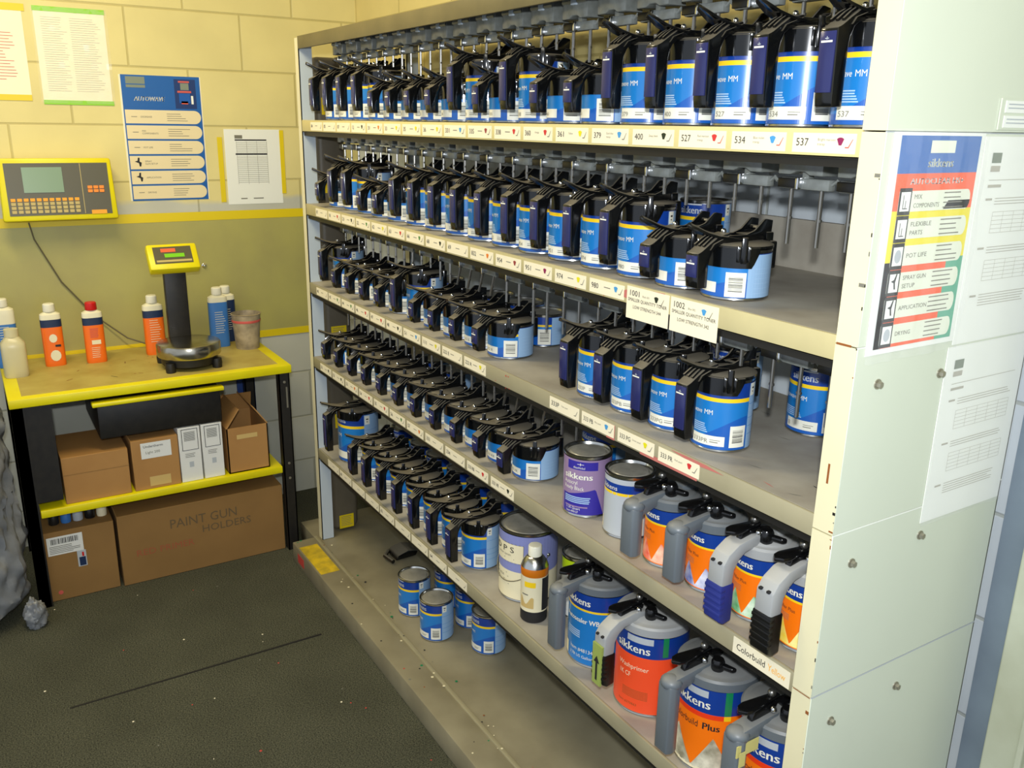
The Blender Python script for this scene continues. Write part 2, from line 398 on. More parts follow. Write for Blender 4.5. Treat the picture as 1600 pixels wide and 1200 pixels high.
wall_paper('notice_sheet', -0.92, -0.735, 1.665, 1.965, 'paper notice with red blocks and yellow tape, above the left end of the terminal', 'notice', draw_red,
           [(-0.925, -0.725, 1.945, 1.968, 'tape_yellow'), (-0.925, -0.735, 1.655, 1.675, 'tape_yellow')], lean=0.0)
def draw_sleeve2(f, F, W_, H_):
    lines(f, F, 0.02, 0.10, H_-0.03, 0.03, 0.0075, 'ink_faint', 5, 0.16, 0.3); lines(f, F, 0.11, W_-0.015, H_-0.03, 0.03, 0.0075, 'ink_faint', 6, 0.16, 0.3)
t = wall_paper('notice_sheet', -0.70, -0.477, 1.655, 1.962, 'printed sheet in a clear sleeve with lime green tape above and below', 'notice', draw_sleeve2,
           [(-0.702, -0.475, 1.950, 1.966, 'tape_green'), (-0.700, -0.473, 1.645, 1.660, 'tape_green')])
f = MB(); n = 14
for i in range(n):
    for j in range(16):
        P = lambda a, b: (0.004+0.0025*math.sin(a*2.1+b*1.3)+0.002*math.sin(a*0.7-b*2.2), -0.118+0.238*a/n, -0.005+0.315*b/16)
        f.face([P(i, j), P(i+1, j), P(i+1, j+1), P(i, j+1)], 'clear_film')
f.build('plastic_sleeve', t)
def draw_chart(f, F, W_, H_):
    f.ink(F, 0.006, W_-0.004, 0.0, H_, 'chart_blue')
    F2 = lambda u, v: tuple(Vector(F(u, v))+Vector((0.0006, 0, 0))); F3 = lambda u, v: tuple(Vector(F(u, v))+Vector((0.0012, 0, 0)))
    f.ink(F2, 0.19, W_-0.02, H_-0.115, H_-0.010, 'chart_dark')
    f.ink(F2, 0.022, 0.088, H_-0.044, H_-0.006, 'chart_grey'); f.ink(F3, 0.022, 0.088, H_-0.034, H_-0.031, 'chart_blue')
    f.text(F2, 'AUTOWAVE', 0.045, H_-0.090, 0.022, 'paper_white', slant=0.2, width=0.105, bold=0.0005)
    # a small paint can picture
    f.ink(F3, 0.205, 0.245, H_-0.095, H_-0.060, 'label_deep'); f.ink(F3, 0.200, 0.250, H_-0.058, H_-0.051, 'marker_red')
    f.ink(F3, 0.212, 0.242, H_-0.048, H_-0.024, 'chart_grey'); f.ink(F3, 0.205, 0.245, H_-0.022, H_-0.016, 'marker_red')
    f.ink(F3, 0.212, 0.236, H_-0.098, H_-0.088, 'poster_orange'); f.ink(F3, 0.248, 0.256, H_-0.098, H_-0.068, 'paper_white')
    words = ['DEGREASE', 'MIX COMPONENTS', 'POT LIFE', 'SPRAY GUN SETUP', 'APPLICATION', 'DRYING']
    hh = (H_-0.122)/6
    for i, wd in enumerate(words):
        v1 = H_-0.122-i*hh; v0 = v1-hh+0.0065; r = (v1-v0)/2; uc = W_-0.008-r
        pts = [(0.010, v0), (uc, v0)]+[(uc+r*math.sin(a), v0+r-r*math.cos(a)) for a in [k*PI/10 for k in range(1, 10)]]+[(uc, v1), (0.010, v1)]
        f.inkpoly(F2, pts, 'chart_pill')
        two = wd.split(' ', 1) if i in (1, 3) else [wd]
        for k, q in enumerate(two): f.text(F3, q, 0.062, (v0+v1)/2-0.003-0.009*k+0.0045*(len(two)-1), 0.0085, 'ink_soft')
        lines(f, F3, 0.155, 0.24, v1-0.012, v0+0.010, 0.008, 'ink_soft', i, 0.2, 0.5)
        if i in (3, 4):
            f.inkpoly(F3, [(0.026, v0+0.028), (0.036, v0+0.031), (0.038, v0+0.042), (0.044, v0+0.042), (0.043, v0+0.028), (0.050, v0+0.024), (0.047, v0+0.010), (0.042, v0+0.010), (0.040, v0+0.022)], 'ink')
        else: f.ink(F3, 0.03, 0.05, (v0+v1)/2-0.001, (v0+v1)/2+0.001, 'ink_soft')
wall_paper('wall_chart', -0.450, -0.163, 1.304, 1.755, 'blue paint mixing chart with six rounded cream rows on the block wall', 'chart', draw_chart, m='paper')
def draw_table(f, F, W_, H_):
    f.ink(F, 0.04, 0.07, H_-0.035, H_-0.022, 'ink_soft'); f.ink(F, 0.04, 0.165, H_-0.043, H_-0.038, 'ink'); f.ink(F, 0.04, 0.165, H_-0.097, H_-0.091, 'ink')
    lines(f, F, 0.045, 0.165, H_-0.05, H_-0.09, 0.007, 'ink_soft', 2, 0.15, 0.0); lines(f, F, 0.045, 0.165, H_-0.105, H_-0.21, 0.0075, 'ink_soft', 3, 0.15, 0.0)
    for u in (0.045, 0.085, 0.125, 0.165): f.ink(F, u, u+0.0008, H_-0.21, H_-0.045, 'ink_soft')
    f.ink(F, 0.05, 0.075, 0.02, 0.024, 'ink_soft'); f.ink(F, 0.10, 0.14, 0.02, 0.024, 'ink_soft')
wall_paper('notice_sheet', -0.090, 0.130, 1.280, 1.568, 'white printed table sheet held by yellow tape strips down both sides', 'notice', draw_table,
           [(-0.118, -0.099, 1.290, 1.538, 'tape_yellow'), (0.128, 0.145, 1.318, 1.566, 'tape_yellow')], m='paper_white')

# ------------------------------------------------------------------ yellow keypad terminal on the wall
t = empty('keypad_terminal', (WX+0.002, -0.69, 1.35), label='yellow wall mounted keypad terminal with green grey screen, left of the blue chart', cat='terminal')
tilt = Matrix.Rotation(rad(-6), 4, 'Y')
f = MB(); f.prism([(-0.190, -0.107), (0.178, -0.107), (0.172, 0.107), (-0.184, 0.107)], 'x', 0.03, 0.085, 'bright_yellow', 0.008, M=tilt); f.build('housing', t)
f = MB(); f.box(0.0, 0.035, -0.12, 0.12, -0.07, 0.07, 'black_frame', 0.004); f.build('bracket', t)
f = MB(); f.box(0.085, 0.0865, -0.168, 0.158, -0.088, 0.090, 'face_plate', M=tilt); f.box(0.0866, 0.0872, 0.068, 0.070, -0.085, 0.088, 'key_beige', M=tilt); fp = f.build('face_plate', t)
f = MB(); f.box(0.0866, 0.0885, -0.115, 0.010, -0.010, 0.076, 'lcd', M=tilt); f.build('screen', t)
for r_ in range(4):
    f = MB()
    for c_ in range(11): f.box(0.0866, 0.0885, -0.160+c_*0.020, -0.145+c_*0.020, -0.040-r_*0.0135, -0.029-r_*0.0135, 'key_orange' if r_ == 0 else 'key_beige', 0.0008, M=tilt, seg=1)
    f.build('key_row', t)
for r_ in range(2):
    f = MB()
    for c_ in range(3): f.box(0.0866, 0.0890, 0.086+c_*0.019, 0.102+c_*0.019, 0.000-r_*0.013, 0.011-r_*0.013, 'key_amber', 0.001, M=tilt, seg=1)
    f.build('key_row', t)
f = MB(); f.box(0.0866, 0.0880, 0.090, 0.140, -0.088, -0.074, 'key_orange', M=tilt); f.build('key_row', t)

# cable from terminal down behind the scale
f = MB(); f.tube([(WX+0.012, -0.80, 1.24), (WX+0.012, -0.79, 1.18), (WX+0.010, -0.72, 1.02), (WX+0.010, -0.62, 0.88), (WX+0.03, -0.52, 0.79), (WX+0.05, -0.46, 0.765), (-0.555, -0.39, 0.751), (-0.44, -0.372, 0.750), (-0.37, -0.368, 0.750)], 0.0028, 'cable', 6)
tag(f.build('cable'), 'thin dark cable hanging from the yellow terminal down to the bench scale', 'cable')

f = MB(); f.lathe([(0.009, 0), (0.010, 0.002), (0.006, 0.005), (0.0035, 0.012), (0, 0.013)], 'chrome', (0, 0, 0), 14, M=Matrix.Rotation(PI/2, 4, 'Y'))
tag(f.build('wall_screw', loc=(WX+0.0032, -0.205, 1.045)), 'small shiny screw in the olive sheet right of the scale display', 'screw')
# ------------------------------------------------------------------ work bench
BH = 0.745
t = empty('work_bench', (-0.34, -0.505, 0), label='yellow topped work bench with black steel legs against the block wall', cat='work bench')
def R(mb, name, par=t, **k): return mb.build(name, par, **k)
X0, X1, Y0, Y1 = -0.618+0.34, -0.081+0.34, -0.957+0.505, -0.046+0.505
f = MB(); f.box(X0, X1, Y0, Y1, BH-0.030, BH, 'bright_yellow', 0.003); f.box(X0+0.01, X1-0.035, Y0+0.04, Y1-0.04, BH, BH+0.0008, 'bench_top')
rs = random.Random(5)
for i in range(26):
    x = X0+0.15+rs.random()*0.3; y = Y0+0.12+rs.random()*0.6; a = rs.random()*3; l = rs.uniform(0.006, 0.03)
    F = lambda u, v: (x+u*math.cos(a)-v*math.sin(a), y+u*math.sin(a)+v*math.cos(a), BH+0.0012)
    f.ink(F, 0, l, 0, rs.uniform(0.001, 0.004), rs.choice(['rust', 'black_frame', 'ink_soft', 'cardboard_dark']))
R(f, 'bench_top')
for (x, y) in ((X1-0.045, Y0+0.002), (X1-0.045, Y1-0.047), (X0+0.01, Y0+0.002), (X0+0.01, Y1-0.047)):
    f = MB(); f.box(x, x+0.035, y, y+0.004 if y > 0 else y+0.035, 0, BH-0.030, 'black_frame'); f.box(x+0.031, x+0.035, y, y+0.040, 0, BH-0.030, 'black_frame')
    if y > 0: f.box(x, x+0.035, y+0.036, y+0.040, 0, BH-0.030, 'black_frame')
    if x > 0 and y > 0:
        for z in (0.68, 0.36, 0.30): f.lathe([(0.005, 0), (0.005, 0.002), (0, 0.003)], 'bolt_steel', (0, 0, 0), 8, M=Matrix.Translation((x+0.0352, y+0.02, z))@Matrix.Rotation(PI/2, 4, 'Y'))
        f.box(x+0.0352, x+0.0358, y+0.024, y+0.030, 0.58, 0.66, 'bolt_steel')
    R(f, 'leg')
f = MB(); f.box(X0+0.04, X1-0.05, Y0+0.026, Y0+0.034, 0.352, BH-0.032, 'black_frame'); f.box(X1-0.052, X1-0.012, Y0+0.026, Y0+0.118, 0.38, BH-0.032, 'black_frame'); R(f, 'end_panel')
f = MB(); f.box(X0+0.05, X1-0.012, Y0+0.045, Y1-0.052, 0.324, 0.351, 'bright_yellow', 0.003); R(f, 'lower_shelf')
# black drawer tray with yellow lip
f = MB(); f.box(X1-0.40, X1-0.03, -0.705+0.505, -0.300+0.505, 0.560, 0.690, 'black_frame', 0.006); dr = R(f, 'drawer')
f = MB(); f.box(X1-0.032, X1+0.004, -0.721+0.505, -0.293+0.505, 0.684, 0.699, 'bright_yellow', 0.004); f.build('drawer_lip', dr)

# blue folder shape hung on the wall under the bench
f = MB(); f.box(WX+0.0005, WX+0.012, -0.115, -0.040, 0.40, 0.66, 'blue_plastic', 0.003)
tag(f.build('blue_folder'), 'dark blue flat folder standing against the wall under the bench, right end', 'folder')

# ------------------------------------------------------------------ cartons
def carton(name, x1, y0, y1, z0, z1, depth, label, m='cardboard', extra=None, cat='box', flaps=False):
    t = empty(name, (x1-depth/2, (y0+y1)/2, z0+0.0008), label=label, cat=cat); d = depth/2; w_ = (y1-y0)/2; h = z1-z0
    f = MB()
    if flaps:
        th = 0.004
        f.box(-d, d, -w_, w_, 0, th, m); f.box(-d, -d+th, -w_, w_, 0, h, m); f.box(d-th, d, -w_, w_, 0, h, m); f.box(-d, d, -w_, -w_+th, 0, h, m); f.box(-d, d, w_-th, w_, 0, h, m)
    else: f.box(-d, d, -w_, w_, 0, h, m, 0.0015, seg=1)
    f.build('carton', t)
    if flaps:
        for ang, yy in ((rad(50), -w_), (rad(-50), w_)):
            g = MB(); g.box(-d, d, -0.002, 0.002, 0, 0.085, m, M=Matrix.Translation((0, yy, h))@Matrix.Rotation(-ang*0.7, 4, 'X')); g.build('flap', t)
        g = MB(); g.box(-0.002, 0.002, -w_, w_, 0, 0.07, m, M=Matrix.Translation((-d, 0, h))@Matrix.Rotation(rad(15), 4, 'Y')); g.build('flap', t)
    if extra: g = MB(); extra(g, flat_x(d, -w_, 0), 2*w_, h); g.build('print', t, smooth=0)
    return t
def ex_flat(g, F, W_, H_): g.ink(F, 0, W_, H_*0.62, H_*0.63, 'cardboard_dark')
carton('cardboard_box', -0.111, -0.832, -0.626, 0.351, 0.515, 0.26, 'plain brown cardboard box at the left end of the bench lower shelf', extra=ex_flat)
def ex_b(g, F, W_, H_):
    g.ink(F, 0.030, 0.130, H_-0.070, H_-0.012, 'white_card')
    F2 = lambda u, v: tuple(Vector(F(u, v))+Vector((0.0005, 0, 0)))
    g.text(F2, 'Undertherm', 0.038, H_-0.030, 0.013, 'ink'); g.text(F2, 'Light 200', 0.044, H_-0.052, 0.013, 'ink_soft')
    g.ink(F, 0.05, 0.12, 0.01, 0.045, 'packing_tape')
carton('cardboard_box', -0.111, -0.614, -0.460, 0.351, 0.535, 0.24, 'brown cardboard box with a white paper label on the bench lower shelf', extra=ex_b)
def ex_c(g, F, W_, H_):
    F2 = lambda u, v: tuple(Vector(F(u, v))+Vector((0.0005, 0, 0)))
    g.ink(F, 0.010, W_-0.008, H_-0.086, H_-0.006, 'ink'); g.ink(F2, 0.012, W_-0.010, H_-0.084, H_-0.008, 'white_card')
    for k in range(11): g.ink(lambda u, v: tuple(Vector(F(u, v))+Vector((0.001, 0, 0))), 0.018, W_-0.018, H_-0.050+k*0.0032, H_-0.0485+k*0.0032, 'ink_soft')
    lines(g, F2, 0.018, W_-0.018, H_-0.098, H_-0.112, 0.006, 'ink_soft', 3, 0.3, 0.4); g.ink(F, 0.03, 0.045, H_-0.15, H_-0.13, 'label_grey')
a = carton('white_carton', -0.111, -0.457, -0.383, 0.351, 0.556, 0.08, 'left of two tall white cartons with black framed label on the bench shelf', 'white_card', ex_c); a['group'] = 'tall white cartons'
a = carton('white_carton', -0.111, -0.378, -0.306, 0.351, 0.557, 0.08, 'right of two tall white cartons, beside the open brown box', 'white_card', ex_c); a['group'] = 'tall white cartons'
def ex_d(g, F, W_, H_): g.ink(F, 0.035, 0.110, H_-0.045, H_-0.028, 'packing_tape')
carton('cardboard_box', -0.111, -0.290, -0.140, 0.351, 0.525, 0.22, 'open brown cardboard box with raised flaps at the right end of the bench shelf', extra=ex_d, flaps=True)
def ex_e(g, F, W_, H_):
    F2 = lambda u, v: tuple(Vector(F(u, v))+Vector((0.0005, 0, 0)))
    g.ink(F, 0.008, 0.118, H_-0.085, H_-0.018, 'white_card')
    u = 0.02
    rs = random.Random(9)
    while u < 0.105: q = rs.choice([0.001, 0.002, 0.003]); g.ink(F2, u, u+q, H_-0.045, H_-0.025, 'ink'); u += q+0.002
    lines(g, F2, 0.014, 0.11, H_-0.052, H_-0.08, 0.006, 'ink_soft', 2)
    g.ink(F, 0.095, 0.123, H_-0.145, H_-0.085, 'label_grey'); g.ink(F2, 0.100, 0.120, H_-0.142, H_-0.110, 'bottle_navy'); g.ink(F2, 0.110, 0.116, H_-0.108, H_-0.092, 'cap_red')
    g.inkpoly(F, [(0.03+0.008*math.cos(k), 0.03+0.008*math.sin(k)) for k in [i*PI/4 for i in range(8)]], 'marker_red')
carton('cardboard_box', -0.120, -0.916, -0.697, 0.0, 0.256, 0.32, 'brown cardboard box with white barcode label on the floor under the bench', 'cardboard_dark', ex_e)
def ex_f(g, F, W_, H_):
    g.text(F, 'PAINT GUN', 0.17, H_-0.085, 0.050, 'faded_ink', width=0.24); g.text(F, 'HOLDERS', 0.28, H_-0.125, 0.040, 'faded_ink', width=0.18)
    g.text(F, 'RED PRIMER', 0.05, H_-0.165, 0.034, 'faded_red', width=0.20)
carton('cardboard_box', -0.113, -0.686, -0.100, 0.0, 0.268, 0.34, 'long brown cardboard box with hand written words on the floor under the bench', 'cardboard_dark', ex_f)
# bundle on top of the barcode box
for k, (m_, cn) in enumerate((('dark_steel', 'leftmost, dark'), ('bottle_blue', 'blue, second from the left'), ('label_grey', 'pale, in the middle'), ('black_plain', 'black, second from the right'), ('cream_label', 'cream, rightmost'))):
    f = MB(); f.lathe([(0, 0), (0.016, 0), (0.017, 0.005), (0.017, 0.040), (0.012, 0.046), (0.0, 0.046)], m_, (0, 0, 0), 14)
    tag(f.build('small_jar', loc=(-0.19, -0.875+k*0.038, 0.2575)), 'small jar on top of the barcode box under the bench, '+cn, 'jar', 'small jars under the bench')

# ------------------------------------------------------------------ grey plastic sack by the left bench leg
q = bmesh.new(); bmesh.ops.create_uvsphere(q, u_segments=96, v_segments=72, radius=1)
from mathutils import noise as mn
for v in q.verts:
    z = (v.co.z+1)/2; k = 1+0.16*mn.noise(v.co*2.1)+0.16*mn.noise(v.co*5.3)+0.10*abs(mn.noise(v.co*9))
    rr = (0.145 if z > 0.12 else 0.145*(0.6+z*3.3))*k; a = math.atan2(v.co.y, v.co.x); s_ = math.sqrt(max(0, 1-v.co.z**2)); s_ = min(1, s_*1.9)
    v.co = Vector((math.cos(a)*rr*s_, math.sin(a)*rr*s_*0.95, max(0.001, z*0.78)))
f = MB(); f.merge(q, 'bag_grey')
tag(f.build('plastic_sack', loc=(-0.09, -1.122, 0.0)), 'crumpled grey plastic sack standing beside the left bench leg', 'sack')
f = MB(); q = bmesh.new(); bmesh.ops.create_uvsphere(q, u_segments=48, v_segments=32, radius=1)
for v in q.verts:
    k = 1+0.30*mn.noise(v.co*1.9)+0.30*abs(mn.noise(v.co*4.7)); v.co = Vector((v.co.x*0.032*k, v.co.y*0.030*k, max(0, 0.046+v.co.z*0.050*k)))
f.merge(q, 'bag_grey'); tag(f.build('crumpled_bag', loc=(0.02, -0.972, 0.0)), 'small crumpled plastic bag on the floor in front of the left bench leg', 'bag')

# ------------------------------------------------------------------ paint scale
t = empty('paint_scale', (-0.24, -0.368, BH), label='black mixing scale with round steel pan and yellow display on the bench', cat='scale')
f = MB(); f.lathe([(0, 0.012), (0.088, 0.012), (0.096, 0.018), (0.098, 0.045), (0, 0.045)], 'black_frame', (0, 0, 0), 40); f.box(-0.12, -0.07, -0.045, 0.035, 0.012, 0.040, 'black_frame', 0.006)
f.build('base', t)
for x, y in ((0.065, -0.08), (0.065, 0.08), (-0.09, -0.08), (-0.09, 0.08)):
    f = MB(); f.lathe([(0, 0), (0.016, 0), (0.018, 0.02), (0.016, 0.035), (0, 0.036)], 'black_frame', (x, y, 0), 14); f.build('foot', t)
f = MB(); f.lathe([(0.0, 0.046), (0.108, 0.046), (0.110, 0.050), (0.110, 0.086), (0.107, 0.091), (0.100, 0.093), (0.0, 0.093)], 'steel_pan', (0, 0, 0), 56); f.build('weighing_pan', t)
f = MB(); f.box(-0.115, -0.085, -0.038, 0.038, 0.03, 0.345, 'black_frame', 0.004, M=Matrix.Translation((0, -0.008, 0))); f.build('column', t)
TM = Matrix.Translation((-0.095, -0.008, 0.372))@Matrix.Rotation(rad(-38), 4, 'Y')
f = MB(); f.box(-0.018, 0.022, -0.086, 0.086, -0.048, 0.056, 'bright_yellow', 0.008, M=TM); hd = f.build('display_head', t)
f = MB(); f.box(0.0222, 0.0232, -0.066, 0.064, -0.026, 0.042, 'face_plate', M=TM); f.box(0.0233, 0.0240, -0.060, 0.060, -0.020, -0.012, 'key_beige', M=TM)
f.box(0.0233, 0.0240, -0.040, 0.010, 0.020, 0.034, 'poster_orange', M=TM); f.build('face_plate', hd)
f = MB(); f.box(0.0233, 0.0244, -0.030, 0.038, -0.002, 0.013, 'green_lcd', M=TM); f.build('display', hd)

# ------------------------------------------------------------------ bottles on the bench
def oval(f, prof, m, wx, wy, n=28):
    """superellipse body; prof = (scale, z[, mat])"""
    rings = []
    for p in prof:
        rings.append([f.bm.verts.new((math.copysign(abs(math.cos(2*PI*k/n))**0.6, math.cos(2*PI*k/n))*wx*p[0], math.copysign(abs(math.sin(2*PI*k/n))**0.6, math.sin(2*PI*k/n))*wy*p[0], p[1])) for k in range(n)])
    for j in range(len(prof)-1):
        i0 = f.mi(prof[j+1][2] if len(prof[j+1]) > 2 else m)
        for k in range(n):
            q = f.bm.faces.new([rings[j][k], rings[j][(k+1) % n], rings[j+1][(k+1) % n], rings[j+1][k]]); q.material_index = i0
    q = f.bm.faces.new(rings[0][::-1]); q.material_index = f.mi(m); q = f.bm.faces.new(rings[-1]); q.material_index = f.mi(m)
def tin_bottle(name, x, y, h, wx, wy, body, band, cap, label, rz=0, art=0):
    t = empty(name, (x, y, BH+0.0008), rad(rz), label=label, cat='bottle'); f = MB()
    b = h-0.028
    oval(f, [(0.96, 0), (1, 0.004), (1, 0.02), (1, b*0.72), (1, b*0.74, band), (1, b*0.86, band), (1, b*0.90, 'bottle_white'), (0.96, b*0.95, 'bottle_white'), (0.62, b*0.985, 'bottle_white'), (0.42, b, 'bottle_white')], body, wx, wy)
    f.build('bottle_body', t)
    c = MB(); c.lathe([(0, b), (0.019, b), (0.020, b+0.003), (0.019, h-0.003), (0.016, h), (0, h)], cap, (0, 0, 0), 20); c.build('cap', t)
    g = MB(); F = lambda u, v: (wx+0.0008, u, v)
    if art == 1:
        for (u, v, r) in ((0.0, b*0.52, 0.013), (0.002, b*0.2, 0.017)): g.inkpoly(F, [(u+r*math.cos(k*PI/6), v+r*1.2*math.sin(k*PI/6)) for k in range(12)], 'bottle_white')
        g.ink(F, 0.004, 0.022, b*0.36, b*0.40, 'ink')
    elif art == 2:
        lines(g, F, -0.015, 0.02, b*0.66, b*0.48, 0.006, 'marker_red', 5, 0.4); g.ink(F, -0.012, 0.018, b*0.36, b*0.44, 'cream_label'); lines(g, F, -0.015, 0.02, b*0.3, b*0.1, 0.007, 'cream_label', 5, 0.25)
    else: lines(g, F, -wy*0.5, wy*0.6, b*0.68, b*0.25, 0.009, 'bottle_white', 6, 0.2)
    g.build('print', t, smooth=0); return t
tin_bottle('solvent_bottle', -0.475, -0.783, 0.225, 0.022, 0.034, 'bottle_orange', 'bottle_navy', 'cap_white', 'orange bottle with white cap and round pale patches, left of the red capped one', 0, 1)
tin_bottle('solvent_bottle', -0.456, -0.650, 0.222, 0.022, 0.034, 'bottle_orange', 'bottle_navy', 'cap_red', 'orange bottle with red cap on the bench', 0, 2)
tin_bottle('solvent_bottle', -0.477, -0.440, 0.225, 0.022, 0.036, 'bottle_orange', 'bottle_navy', 'cap_white', 'orange bottle with white cap standing behind the steel pan of the scale', 0, 0)
tin_bottle('solvent_bottle', -0.53, -0.925, 0.245, 0.025, 0.036, 'bottle_blue', 'bottle_white', 'cap_white', 'white and blue bottle at the left edge of the bench behind a cloudy jug', 0, 0)
tin_bottle('solvent_bottle', -0.48, -0.200, 0.235, 0.022, 0.036, 'bottle_blue', 'bottle_blue', 'cap_white', 'blue bottle with white cap between the scale column and the stained cup', 0, 0)
tin_bottle('solvent_bottle', -0.555, -0.150, 0.225, 0.022, 0.034, 'bottle_navy', 'bottle_navy', 'cap_white', 'dark blue bottle with white cap right behind the stained cup', 0, 0)
f = MB(); oval(f, [(0.94, 0), (1, 0.006), (1, 0.10), (0.97, 0.118), (0.6, 0.135), (0.45, 0.140)], 'milky', 0.036, 0.038); t = empty('plastic_jug', (-0.385, -0.912, BH+0.0008), label='cloudy square plastic jug with pale cap at the left bench corner', cat='jug'); f.build('jug_body', t)
f = MB(); f.lathe([(0, 0.138), (0.022, 0.138), (0.022, 0.165), (0, 0.166)], 'milky', (0, 0, 0), 20); f.build('cap', t)
t = empty('mixing_cup', (-0.41, -0.112, BH+0.0008), label='paint stained tapered plastic mixing cup at the right end of the bench', cat='cup')
f = MB(); f.lathe([(0, 0.0), (0.044, 0.0), (0.055, 0.135), (0.058, 0.137), (0.054, 0.138), (0.043, 0.006), (0, 0.006)], 'cup_dirty', (0, 0, 0), 32); f.build('cup_body', t)
f = MB(); f.lathe([(0.0535, 0.105), (0.0552, 0.112), (0.0545, 0.115)], 'marker_red', (0, 0, 0), 32); f.build('rim_line', t)

# ------------------------------------------------------------------ the mixing rack
L = 2.247; D = 0.43
ZS = {1: 1.607, 2: 1.3347, 3: 1.0655, 4: 0.797, 5: 0.4473}
FH = 0.0385; ZB = 0.0756
rack = empty('mixing_rack', (0, 0, 0), label='long cream steel paint mixing rack with five shelves under a roof', cat='rack')
# base tray (sill in front, ridge, tray bed)
f = MB()
f.box(-0.004, L+0.02, -0.105, -0.020, 0.0, ZB, 'tray_paint', 0.004); f.box(-0.004, L+0.02, -0.022, -0.010, ZB-0.01, ZB+0.004, 'shelf_edge_grey', 0.002)
f.box(-0.16, L, -0.020, D, 0.0, ZB-0.002, 'tray_paint', 0.002)
f.box(0.70, L-0.001, 0.274, 0.287, ZB-0.002, ZB+0.012, 'shelf_edge_grey', 0.002)
base = f.build('base_tray', rack)
f = MB(); f.box(0.055, 0.290, -0.099, -0.030, ZB, ZB+0.0006, 'yellow_bin'); s_ = f.build('warning_sticker', base); s_['label'] = 'worn yellow warning sticker on the front sill'
f = MB(); rs = random.Random(11)
f.box(0.055, 0.12, -0.1058, -0.105, 0.02, 0.055, 'red_stain')
for i in range(70):
    x = rs.uniform(0, 2.1); y = rs.uniform(-0.1, 0.022); r = rs.uniform(0.001, 0.005)
    f.lathe([(r, 0.0), (0, 0.0006)], rs.choice(['cream_label', 'cream_label', 'rust', 'green_print', 'ink', 'red_stain', 'ink_soft']), (x, y, ZB+(0.0042 if -0.025 < y < -0.008 else 0)), 7)
s_ = f.build('paint_specks', base); s_['kind'] = 'stuff'
# posts
def post(x0, x1, y0, y1, ztop, name='post'):
    f = MB(); f.box(x0, x1, y0, y0+0.003, ZB, ztop, 'cream_enamel'); f.box(x1-0.003 if x0 < 1 else x0, x1 if x0 < 1 else x0+0.003, y0, y1, ZB, ztop, 'blue_grey_light'); return f.build(name, rack)
mat('blue_grey_light', (190, 200, 206), 0.45)
post(0.0, 0.034, 0.0, 0.045, 1.862)
post(0.0, 0.034, D-0.045, D, 1.862)
# right post front (stack of modules with rusty seams)
f = MB()
for z0, z1 in ((ZB-0.0, 0.7715), (0.7735, 1.0435), (1.0455, 1.3225), (1.3245, 1.6035), (1.6055, 2.35)):
    f.box(L-0.036, L-0.001, 0.0, 0.004, z0, z1, 'cream_enamel')
    f.box(L-0.036, L-0.033, 0.004, 0.04, z0, z1, 'cream_enamel')
rs = random.Random(4)
for i in range(34):
    z = rs.uniform(0.2, 1.6); f.box(L-0.002-rs.choice([0, 0, 0.01*rs.random()]), L-0.0005, -0.0006, 0.0, z, z+rs.uniform(0.001, 0.006), rs.choice(['rust', 'ink_soft', 'dark_steel']))
f.box(L-0.034, L-0.010, -0.0008, 0.0, 1.3225, 1.3255, 'rust'); f.box(L-0.034, L-0.002, -0.0008, 0.0, 0.7712, 0.7722, 'rust'); f.box(L-0.022, L-0.019, -0.0008, 0, 1.12, 1.15, 'rust')
f.build('post', rack)
# side panels, one per module
zz = [ZB, 0.7725, 1.0445, 1.3235, 1.6045, 2.35]
for z0, z1 in zip(zz, zz[1:]):
    f = MB(); f.box(L-0.003, L, 0.001, D, z0+0.0008, z1-0.0008, 'white_enamel', 0.0006, seg=1)
    f.box(L-0.010, L, D-0.003, D, z0+0.001, z1-0.001, 'white_enamel'); p = f.build('side_panel', rack)
    g = MB(); g.box(L-0.002, L+0.0004, 0.001, D, z1-0.0012, z1+0.0002, 'label_grey' if z1 in (1.6045, 0.7725) else 'paper_white')
    g.build('seam', p)
for (y, z) in ((0.054, 1.266), (0.217, 0.994), (0.052, 0.989), (0.218, 0.717), (0.055, 0.712), (0.200, 1.262)):
    f = MB(); M_ = Matrix.Translation((L, y, z))@Matrix.Rotation(PI/2, 4, 'Y')
    f.lathe([(0.0075, 0), (0.0075, 0.0015), (0, 0.0015)], 'bolt_steel', (0, 0, 0), 14, M=M_); f.lathe([(0.0052, 0.001), (0.0052, 0.0065), (0.0045, 0.0075), (0, 0.0075)], 'bolt_steel', (0, 0, 0), 6, M=M_); f.build('bolt', rack)
# shelves
def shelf(z, edge, name='shelf', xr=L-0.036):
    f = MB(); f.box(0.034, xr, 0.006, D, z-0.004, z, 'shelf_top')
    f.box(0.034, xr, 0.0, 0.006, z-FH, z, edge, 0.0015); f.box(0.034, xr, 0.0, 0.03, z-FH, z-FH+0.003, 'dark_steel')
    f.box(-0.001, xr, 0.006, 0.05, z-0.05, z-0.004, 'dark_steel')
    return f.build(name, rack)
sh_ = {1: shelf(ZS[1], 'shelf_edge_yellow'), 2: shelf(ZS[2], 'shelf_edge_beige'), 3: shelf(ZS[3], 'shelf_edge_grey'), 4: shelf(ZS[4], 'shelf_edge_grey'), 5: shelf(ZS[5], 'shelf_edge_grey')}
f = MB(); f.box(0.034, L-0.036, -0.002, 0.006, 1.827, 1.866, 'roof_edge', 0.0015); f.box(0.034, L-0.036, 0.006, D, 1.858, 1.864, 'dark_steel'); roof = f.build('roof', rack)
f = MB(); f.box(0.034, L-0.036, D-0.012, D, ZS[2], ZS[2]+0.098, 'shelf_top'); f.build('rear_upstand', sh_[2])
